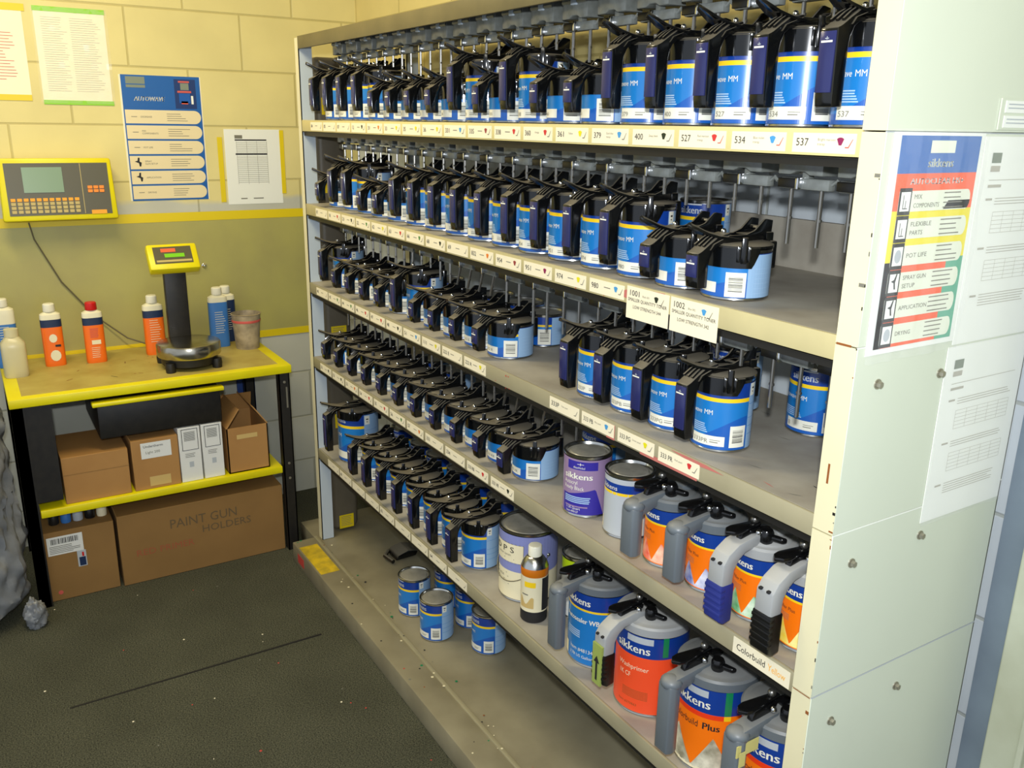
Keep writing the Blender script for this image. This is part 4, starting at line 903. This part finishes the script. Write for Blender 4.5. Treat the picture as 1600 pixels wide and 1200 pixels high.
def art_purple(g, r, h):
    F = cyl(r, 0.0007); G = cyl(r, 0.0012)
    g.ink(F, -125, -48, 0.108, 0.127, 'violet_label', 8); g.text(cyl_m(r, -108, 0.0014), 'AkzoNobel', 0, 0.111, 0.007, 'label_white', width=0.026); g.ink(G, -98, -82, 0.1205, 0.1215, 'label_white', 2); g.ink(G, -91, -89.5, 0.118, 0.124, 'label_white', 1)
    g.inkfun(F, -140, -28, lambda a: 0.006 if a < -52 else 0.006, lambda a: 0.050+0.016*max(0, (a+120)/70.0) if a < -52 else max(0.006, 0.066-(a+52)*0.0026), 'violet_label', 30)
    T = cyl_m(r, -134, 0.0014); g.text(T, 'sikkens', 0.0, 0.087, 0.0195, 'label_white', width=0.066, bold=0.0006); g.text(T, 'Autocryl', 0.0, 0.074, 0.013, 'label_white', width=0.034); g.text(T, 'Ready Black', 0.0, 0.062, 0.012, 'label_white', width=0.049)
    rr = random.Random(3)
    for k in range(4): g.ink(G, -132, -62-rr.random()*8, 0.044-0.004*k, 0.0462-0.004*k, 'ink_pale', 6)
    g.ink(G, -130, -70, 0.022, 0.025, 'purple_label', 6); g.text(T, '1 US Quart', 0.006, 0.0165, 0.008, 'label_white', width=0.036); g.text(T, 'Item 490127', 0.008, 0.009, 0.007, 'label_white', width=0.030)
    barcode(g, r, -22, 8, 0.012, 0.05)
round_tin('paint_can', 1.56, 0.080, ZS[4], 0.0515, 0.140, 'purple and grey quart can with plain metal lid on the fourth shelf', bands=[(0.131, 'purple_label')], art=art_purple, spin=36)
def art_white(g, r, h):
    F = cyl(r, 0.0007); g.inkfun(F, -150, 60, lambda a: 0.100, lambda a: 0.118, 'label_navy', 20); g.ink(F, -150, 60, 0.094, 0.100, 'label_yellow', 16); g.text(cyl_m(r, -128, 0.0012), 'sikkens', 0, 0.104, 0.014, 'label_white', width=0.045)
    g.ink(F, -140, -124, 0.010, 0.036, 'cream_label', 2); barcode(g, r, -38, -10, 0.008, 0.045)
    for k in range(16): g.ink(F, -4, -2, 0.01+k*0.005, 0.013+k*0.005, 'ink', 1)
round_tin('paint_can', 1.688, 0.092, ZS[4], 0.0505, 0.138, 'white and grey can with blue band, metal lid, right of the purple can', bands=[(0.129, 'label_grey')], art=art_white, spin=9)
# white bucket with wire bail
def art_bucket(g, r, h):
    F = cyl(r, 0.0006); G = cyl(r, 0.0011); H_ = cyl(r, 0.0016)
    g.ink(F, -170, 20, 0.085, 0.176, 'lavender', 24); g.ink(G, -145, -62, 0.104, 0.160, 'lavender', 10); g.ink(G, -142, -66, 0.1055, 0.158, 'ink_soft', 10); g.ink(H_, -141, -67, 0.107, 0.1565, 'cream_label', 10)
    T = cyl_m(r, -136, 0.0024); g.text(T, 'D P S', 0.0, 0.134, 0.022, 'ink', width=0.066); g.text(T, 'primer system', 0.012, 0.124, 0.009, 'ink_soft', width=0.045); g.ink(H_, -120, -85, 0.115, 0.117, 'ink_soft', 3)
    lines(g, lambda u, v: H_(u, v), -135, -95, 0.075, 0.040, 0.010, 'ink_soft', 7, 0.15, 0.5); g.text(cyl_m(r, -140, 0.0014), 'No. 4024', 0, 0.062, 0.009, 'ink_soft', width=0.038)
t = round_tin('paint_bucket', 1.276, 0.119, ZS[5], 0.0745, 0.190, 'white and lavender gallon can with wire handle on the bottom shelf', bands=[(0.082, 'cream_label'), (0.083, 'lavender'), (0.181, 'lavender')], art=art_bucket, spin=24)
f = MB(); pts = []
for i in range(25):
    a = PI*i/24; pts.append((math.cos(PI+a)*0.0785, math.sin(PI+a)*0.0795, 0.128-0.075*math.sin(a)))
Mz = Matrix.Rotation(rad(8), 4, 'Z'); f.tube([Mz@Vector(p) for p in pts], 0.0013, 'steel_rod', 6)
for s in (-1, 1): f.ball(Mz@Vector((s*0.0765, 0, 0.128)), (0.003, 0.005, 0.005), 'paint_tin')
f.build('wire_handle', t)
# brown banded bottle
t = empty('cleaner_bottle', (1.398, 0.058, ZS[5]+0.0008), label='slim white bottle with amber band, black base and white cap on the bottom shelf', cat='bottle')
f = MB(); f.lathe([(0, 0), (0.031, 0), (0.033, 0.003), (0.033, 0.030, 'ink'), (0.033, 0.122, 'cream_label'), (0.0335, 0.124, 'amber'), (0.0335, 0.143, 'amber'), (0.032, 0.146, 'paint_tin'), (0.030, 0.153, 'paint_tin'), (0.022, 0.165, 'paint_tin'), (0.015, 0.170, 'paint_tin'), (0, 0.171)], 'ink', n=40)
F = cyl(0.033, 0.0006); f.ink(F, -78, -28, 0.096, 0.110, 'label_yellow', 5); f.ink(F, 0, 60, 0.034, 0.120, 'ink', 8); f.ink(F, -90, -60, 0.074, 0.077, 'ink_soft', 5); f.inkfun(F, -100, -35, lambda a: 0.040, lambda a: 0.060+0.01*math.sin(a/9), 'packing_tape', 10); f.build('bottle_body', t)
f = MB(); f.lathe([(0, 0.169), (0.0165, 0.169), (0.0165, 0.192), (0.015, 0.1945), (0, 0.195)], 'cap_white', n=24); f.build('cap', t)
# lime labelled tin behind it
def art_lime(g, r, h): g.ink(cyl(r, 0.0006), -60, 10, 0.01, 0.115, 'ink', 8)
round_tin('paint_can', 1.432, 0.170, ZS[5], 0.045, 0.165, 'tin with lime green top band half hidden behind the amber banded bottle', bands=[(0.125, 'white_card'), (0.155, 'lime')], art=art_lime)

# grey mixing lids
def grey_lid(t, r, h, pale=False, grip=None):
    m = 'pale_plastic' if pale else 'grey_plastic'
    f = MB(); f.lathe([(r+0.0012, h-0.006), (r+0.004, h-0.006), (r+0.0045, h+0.010), (r+0.001, h+0.014), (r-0.006, h+0.015), (r*0.86, h+0.016), (r*0.80, h+0.019), (r*0.5, h+0.021), (r*0.30, h+0.026), (0, h+0.026)], m, n=56)
    f.box(-0.012, 0.020, r*0.15, r*1.02, h+0.010, h+0.030, m, 0.006)
    l = f.build('lid', t)
    yo = -(r+0.062); k = r/0.0505
    g = MB(); hl = 0.095 if not grip else 0.045
    if not pale:
        g.prism([(-0.016, 0), (0.016, 0), (0.020, 0.012), (0.016, 0.026), (-0.016, 0.026), (-0.020, 0.012)], 'z', h-hl*k*0.98-0.0, h+0.006, m, 0.003, M=Matrix.Translation((0, yo, 0)))
        g.prism([(yo+0.004, h-0.012), (yo+0.026, h-0.012), (-r*0.75, h+0.004), (-r*0.55, h+0.014), (-r*0.5, h+0.026), (-r*0.95, h+0.024), (yo+0.016, h+0.018), (yo+0.002, h+0.006)], 'x', -0.015, 0.015, m, 0.003)
        g.ball((0, yo+0.016, h+0.006), (0.021, 0.020, 0.014), m, 16)
    else:
        g.prism([(yo-0.004, h-hl), (yo+0.021, h-hl), (yo+0.023, h-0.018), (yo+0.032, h-0.002), (yo+0.046, h+0.008), (-r*0.5, h+0.014), (-r*0.45, h+0.030), (-r*0.9, h+0.033), (yo+0.030, h+0.026), (yo+0.008, h+0.012), (yo-0.003, h-0.004)], 'x', -0.017, 0.017, m, 0.003)
        for s in (-0.008, 0.008): g.box(s-0.003, s+0.003, yo-0.006, yo+0.000, h-0.004, h+0.000, 'ink', 0.0008)
    hnd = g.build('handle', l)
    if grip:
        q = MB(); q.prism([(yo-0.005, h-hl-0.062), (yo+0.006, h-hl-0.070), (yo+0.024, h-hl-0.066), (yo+0.024, h-hl+0.004), (yo-0.006, h-hl+0.004)], 'x', -0.0185, 0.0185, grip, 0.003)
        for i in range(5): q.box(-0.019, 0.019, yo-0.0065, yo+0.004, h-hl-0.052+i*0.011, h-hl-0.046+i*0.011, grip, 0.001)
        q.build('grip', l)
    b = MB(); b.prism([(0.0, yo+0.020), (0.011, yo+0.030), (0.014, yo+0.044), (0.009, -r*0.62), (0.006, -r*0.25), (-0.006, -r*0.25), (-0.009, -r*0.62), (-0.014, yo+0.044), (-0.011, yo+0.030)], 'z', h+0.036, h+0.044, 'black_gloss', 0.003, M=Matrix.Translation((-0.008, 0, 0))); b.prism([(yo+0.040, h+0.022), (-r*0.55, h+0.020), (-r*0.45, h+0.038), (yo+0.046, h+0.038)], 'x', -0.006, 0.006, 'black_gloss', 0.002)
    b.prism([(-0.02, h+0.020), (0.0, h+0.028), (0.0, h+0.036), (-0.028, h+0.036)], 'x', -0.008, 0.008, 'black_gloss', 0.002); b.build('thumb_lever', l)
    c = MB(); c.ball((-0.008, -r*0.48, h+0.049), 0.0075, 'steel_rod', 12); c.ball((0.013, -r*0.72, h+0.036), 0.006, 'chrome', 10); c.build('screw', l)
    d = MB(); kx, ky = r*0.38, -r*0.46; d.lathe([(0.011, h+0.018), (0.0125, h+0.022), (0.0125, h+0.036), (0.010, h+0.041), (0, h+0.042)], 'black_gloss', (kx, ky, 0), 18); d.prism([(kx, ky-0.006), (kx+0.030, ky+0.006), (kx+0.032, ky+0.016), (kx, ky+0.008)], 'z', h+0.024, h+0.034, 'black_gloss', 0.003); d.build('stirrer_knob', l)
def art_orange(splash, yt):
    def art(g, r, h):
        F = cyl(r, 0.0006); G = cyl(r, 0.0010)
        g.text(cyl_m(r, -127, 0.0014), 'sikkens', 0, h-0.028, 0.018, 'label_white', width=0.050, bold=0.0005); g.text(cyl_m(r, -125, 0.0014), 'Filler Plus', 0.008, h-0.058, 0.009, 'ink', width=0.032)
        for k in range(4): g.ink(G, -118, -90, h-0.066-k*0.003, h-0.0652-k*0.003, 'ink_soft', 3)
        per = 46.0; g.inkfun(F, -150, 40, lambda a: 0.008, lambda a: 0.010+yt*(1-abs(((a+175) % per)/(per/2)-1)), splash, 60)
    return art
specs = [(1.826, 0.084, 'splash_red', False, None, 'orange can with red splash label and dark grey lid on the fourth shelf'),
         (1.939, 0.090, 'splash_blue', False, None, 'orange can with blue splash label and dark grey lid on the fourth shelf'),
         (2.052, 0.092, 'splash_green', True, 'grip_blue', 'orange can with green splash label, pale lid and blue grip on the fourth shelf'),
         (2.158, 0.090, 'splash_yellow', True, 'black_plain', 'orange can with yellow splash label, pale lid and black grip beside the right post')]
for x, y, sp, pale, grip, wd in specs:
    t = round_tin('paint_can', x, y, ZS[4], 0.0495, 0.126, wd, bands=[(0.086, 'orange_label'), (0.090, 'label_yellow'), (0.117, 'label_navy')], art=art_orange(sp, 0.042), rz=0, group='orange cans with grey lids'); grey_lid(t, 0.0495, 0.126, pale, grip)
# big cans on the bottom shelf
def art_auto(g, r, h):
    F = cyl(r, 0.0010); T = cyl_m(r, -128, 0.0014)
    g.text(T, 'sikkens', -0.004, h-0.036, 0.024, 'label_white', width=0.068, bold=0.0006); g.text(T, 'Autosealer WB', -0.006, h-0.080, 0.017, 'label_white', width=0.092, bold=0.0004)
    for k in range(4): g.ink(F, -128, -95, h-0.105-k*0.005, h-0.102-k*0.005, 'ink_pale', 5)
    g.text(T, 'Item #48134', 0.012, 0.035, 0.013, 'label_white', width=0.062); g.text(T, '3.78 US Gallon', 0.012, 0.020, 0.010, 'label_white', width=0.062); g.ink(F, -148, -128, 0.010, 0.040, 'cream_label', 3)
t = round_tin('paint_can', 1.597, 0.106, ZS[5], 0.0715, 0.188, 'large light blue gallon can with dark grey lid on the bottom shelf', bands=[(0.137, 'label_blue'), (0.142, 'label_yellow'), (0.178, 'label_navy')], art=art_auto, spin=20); grey_lid(t, 0.0715, 0.188)
def art_was(g, r, h):
    F = cyl(r, 0.0008); T = cyl_m(r, -128, 0.0014)
    g.text(T, 'sikkens', -0.004, h-0.048, 0.026, 'label_white', width=0.078, bold=0.0006); g.ink(F, -110, -66, h-0.026, h-0.012, 'label_grey', 6); g.ink(F, -51, -42, h-0.052, h-0.008, 'green_print', 2)
    g.text(T, 'Washprimer', 0.004, h-0.088, 0.015, 'cream_label', width=0.070); g.text(T, '1K CF', 0.006, h-0.108, 0.015, 'cream_label', width=0.030)
    for k in range(7): g.ink(F, -115, -70, 0.055-k*0.003, 0.056-k*0.003, 'rust', 5)
    g.text(T, 'Item #370863', 0.008, 0.020, 0.008, 'rust', width=0.045)
t = round_tin('paint_can', 1.780, 0.100, ZS[5], 0.074, 0.192, 'large red orange can with pale lid and lime and black handle on the bottom shelf', bands=[(0.135, 'red_orange'), (0.182, 'label_navy')], art=art_was, spin=26); grey_lid(t, 0.074, 0.192, True, 'black_plain')
f = MB(); yo = -(0.074+0.062); f.prism([(-0.013, 0.192-0.112), (0.013, 0.192-0.112), (0.015, 0.192-0.022), (-0.015, 0.192-0.022)], 'y', yo-0.0085, yo-0.0040, 'lime_worn'); f.inkpoly(flat_y(0, yo-0.0085, 0.1), [(-0.003, -0.01), (0.003, -0.01), (0.003, 0.03), (0.009, 0.03), (0, 0.045), (-0.009, 0.03), (-0.003, 0.03)], 'ink'); f.build('handle_sticker', t)
def art_cb(g, r, h):
    F = cyl(r, 0.0007); T = cyl_m(r, -126, 0.0016)
    g.text(T, 'sikkens', -0.004, h-0.048, 0.026, 'label_white', width=0.078, bold=0.0006); g.ink(F, -105, -72, h-0.026, h-0.012, 'label_grey', 6); g.ink(F, -48, -38, h-0.058, h-0.008, 'green_print', 2); g.ink(F, -150, -48, 0.121, 0.131, 'splash_plain', 14); g.ink(F, -48, -38, 0.121, 0.131, 'label_yellow', 2)
    g.text(T, 'Colorbuild', -0.010, 0.098, 0.020, 'ink', width=0.064); g.text(T, 'Plus', 0.062, 0.098, 0.020, 'ink', width=0.032, bold=0.0005)
    per = 60.0; g.inkfun(F, -150, 40, lambda a: 0.010, lambda a: 0.012+0.070*(1-abs(((a+150) % per)/(per/2)-1)), 'splash_grey', 70); g.ink(cyl(r, 0.001), -150, 40, 0.006, 0.012, 'cream_label', 16)
mat('splash_plain', (235, 60, 20), 0.4)
for i, (x, wd) in enumerate(((1.973, 'large orange can with grey splash label and dark grey lid, left of the taped one'), (2.1355, 'large orange can whose dark grey handle carries masking tape, at the lower right corner'))):
    t = round_tin('paint_can', x, 0.094, ZS[5], 0.0735, 0.190, wd, bands=[(0.121, 'orange_label'), (0.131, 'orange_label'), (0.181, 'label_navy')], art=art_cb, spin=14); grey_lid(t, 0.0735, 0.190)
    if i == 1:
        f = MB(); yo = -(0.0735+0.062); mat('masking_tape', (205, 196, 120), 0.6)
        f.box(0.0165, 0.0185, yo-0.002, yo+0.048, 0.166, 0.188, 'masking_tape', M=Matrix.Rotation(0.0, 4, 'X')); f.box(0.0206, 0.0216, yo+0.002, yo+0.016, 0.148, 0.176, 'masking_tape'); f.build('masking_tape', t)

# ------------------------------------------------------------------ papers on the side panel
SX = L+0.0006
t = empty('mixing_poster', (SX, 0.12, 1.30), label='colourful paint instruction poster in a clear sleeve on the rack side panel', cat='poster')
f = MB(); f.box(0, 0.001, -0.104, 0.096, 0.010, 0.304, 'paper_white'); f.build('backing', t)
W_ = 0.176; H_ = 0.282
g = MB(); F = flat_x(0.001, -0.090, 0.018); F2 = flat_x(0.001, -0.090, 0.018, 0.0011); F3 = flat_x(0.001, -0.090, 0.018, 0.0016)
g.ink(F, 0, W_, H_*0.83, H_, 'poster_blue'); g.ink(F, 0, W_, H_*0.66, H_*0.83, 'poster_orange'); g.ink(F, 0, W_, H_*0.42, H_*0.66, 'poster_yellow'); g.ink(F, 0, W_*0.78, 0, H_*0.42, 'poster_orange'); g.ink(F, W_*0.78, W_, 0, H_*0.42, 'poster_green'); g.ink(F, 0, 0.014, 0, H_*0.42, 'poster_blue')
g.inkpoly(F2, [(0.11, H_*0.66), (W_*0.96, H_*0.66), (W_*0.98, H_*0.70), (0.12, H_*0.70)], 'poster_orange')
g.ink(F2, 0.064, 0.118, H_-0.022, H_-0.006, 'poster_pale'); g.text(F2, 'sikkens', 0.062, H_-0.040, 0.016, 'poster_pale', width=0.056, bold=0.0005); g.text(F2, 'AUTOCLEAR HS+', 0.030, H_-0.062, 0.011, 'paper_white', width=0.118, bold=0.0004)
rows = [['MIX', 'COMPONENTS'], ['FLEXIBLE', 'PARTS'], ['POT LIFE'], ['SPRAY GUN', 'SETUP'], ['APPLICATION'], ['DRYING']]
hh = (H_*0.765)/6
for i, rw in enumerate(rows):
    v1 = H_*0.765-i*hh-0.004; v0 = v1-hh+0.009
    rr_ = (v1-v0)/2; uc = W_-0.006-rr_*0.6
    g.inkpoly(F2, [(0.010, v0), (uc, v0)]+[(uc+rr_*0.6*math.sin(a), v0+rr_-rr_*math.cos(a)) for a in [k*PI/6 for k in range(1, 6)]]+[(uc, v1), (0.010, v1)], 'poster_pale' if i < 3 else 'poster_mint' if False else 'poster_pale')
    g.ink(F3, 0.010, 0.036, v0-0.004, v1+0.004, 'ink'); g.ink(flat_x(0.001, -0.090, 0.018, 0.0021), 0.013, 0.033, v0+0.001, v1-0.001, 'paper_white')
    F4 = flat_x(0.001, -0.090, 0.018, 0.0026)
    if i < 2: g.ink(F4, 0.018, 0.019, v0+0.004, v1-0.005, 'ink'); g.ink(F4, 0.023, 0.024, v0+0.004, v1-0.012, 'ink'); g.ink(F4, 0.018, 0.028, v0+0.004, v0+0.005, 'ink')
    elif i in (2, 5): g.inkpoly(F4, [(0.023+0.007*math.cos(a), (v0+v1)/2+0.009*math.sin(a)) for a in [k*PI/6 for k in range(12)]], 'label_grey')
    else: g.inkpoly(F4, [(0.016, v0+0.016), (0.022, v0+0.018), (0.026, v0+0.026), (0.028, v0+0.026), (0.025, v0+0.014), (0.027, v0+0.005), (0.024, v0+0.005), (0.022, v0+0.014)], 'ink')
    for k, q in enumerate(rw): g.text(F3, q, 0.042, (v0+v1)/2-0.003+(0.006 if len(rw) > 1 else 0)-k*0.0115, 0.0085, 'ink_soft', width=0.0057*len(q))
    lines(g, F3, 0.108, W_-0.018, v1-0.003, v0+0.003, 0.0065, 'ink_soft', i, 0.22, 0.3)
g.build('print', t, smooth=0)
def film(par, w_, h, y0, z0, x=0.006, nx=16, nz=20, amp=0.0016):
    f = MB(); P = lambda a, b: (x+amp*math.sin(a*1.9+b*0.35)+amp*0.8*math.sin(a*0.8-b*1.1), y0+w_*a/nx, z0+h*b/nz)
    for i in range(nx):
        for j in range(nz): f.face([P(i, j), P(i+1, j), P(i+1, j+1), P(i, j+1)], 'clear_film')
    f.build('plastic_sleeve', par)
film(t, 0.212, 0.308, -0.110, 0.0)
def data_sheet(y0, y1, z0, z1, label, seed):
    t = empty('data_sheet', (SX, (y0+y1)/2, z0), label=label, cat='data sheet', group='data sheets on the rack side'); W_ = y1-y0; H_ = z1-z0
    f = MB(); f.box(0, 0.001, -W_/2, W_/2, 0, H_, 'paper_white'); f.build('sheet', t)
    g = MB(); F = flat_x(0.001, -W_/2, 0)
    g.ink(F, 0.022, 0.045, H_-0.036, H_-0.022, 'chart_grey'); g.ink(F, 0.022, 0.045, H_-0.048, H_-0.040, 'ink_faint'); g.ink(F, 0.022, W_-0.02, H_-0.060, H_-0.0592, 'ink_faint'); g.ink(F, 0.022, 0.055, H_-0.070, H_-0.066, 'ink_faint')
    for k, (v, n_) in enumerate(((H_-0.085, 3), (H_-0.155, 3), (H_-0.225, 5))):
        lines(g, F, 0.045, W_-0.02, v, v-0.004*n_, 0.004, 'ink_faint', seed+k, 0.25, 0.2); g.ink(F, 0.022, 0.038, v-0.003, v, 'ink_faint')
    for v in (H_-0.105, H_-0.175):
        for i in range(6): g.ink(F, 0.045, W_-0.025, v-i*0.006, v-i*0.006+0.0005, 'ink_faint')
        for u in range(6): g.ink(F, 0.045+u*(W_-0.07)/5, 0.0456+u*(W_-0.07)/5, v-0.030, v, 'ink_faint')
    g.build('print', t, smooth=0); film(t, W_+0.006, H_+0.006, -W_/2-0.003, -0.003, 0.004, 8, 12, 0.0012); return t
data_sheet(0.218, 0.424, 1.303, 1.600, 'upper printed data sheet in a sleeve, right of the colourful poster', 3)
data_sheet(0.210, 0.424, 1.016, 1.300, 'lower printed data sheet in a sleeve, hanging below the other sheet', 9)
t = empty('label_holder', (SX, 0.33, 1.609), label='small clear label holder with two white cards on the upper side panel', cat='label holder')
f = MB(); f.box(0, 0.002, -0.090, 0.095, 0.0, 0.042, 'white_enamel'); f.build('holder', t)
for z in (0.003, 0.023): f = MB(); f.box(0.002, 0.003, -0.080, 0.090, z, z+0.016, 'paper_white'); lines(f, flat_x(0.003, -0.075, z), 0, 0.09, 0.012, 0.003, 0.005, 'label_grey', 3, 0.3); f.build('card', t)
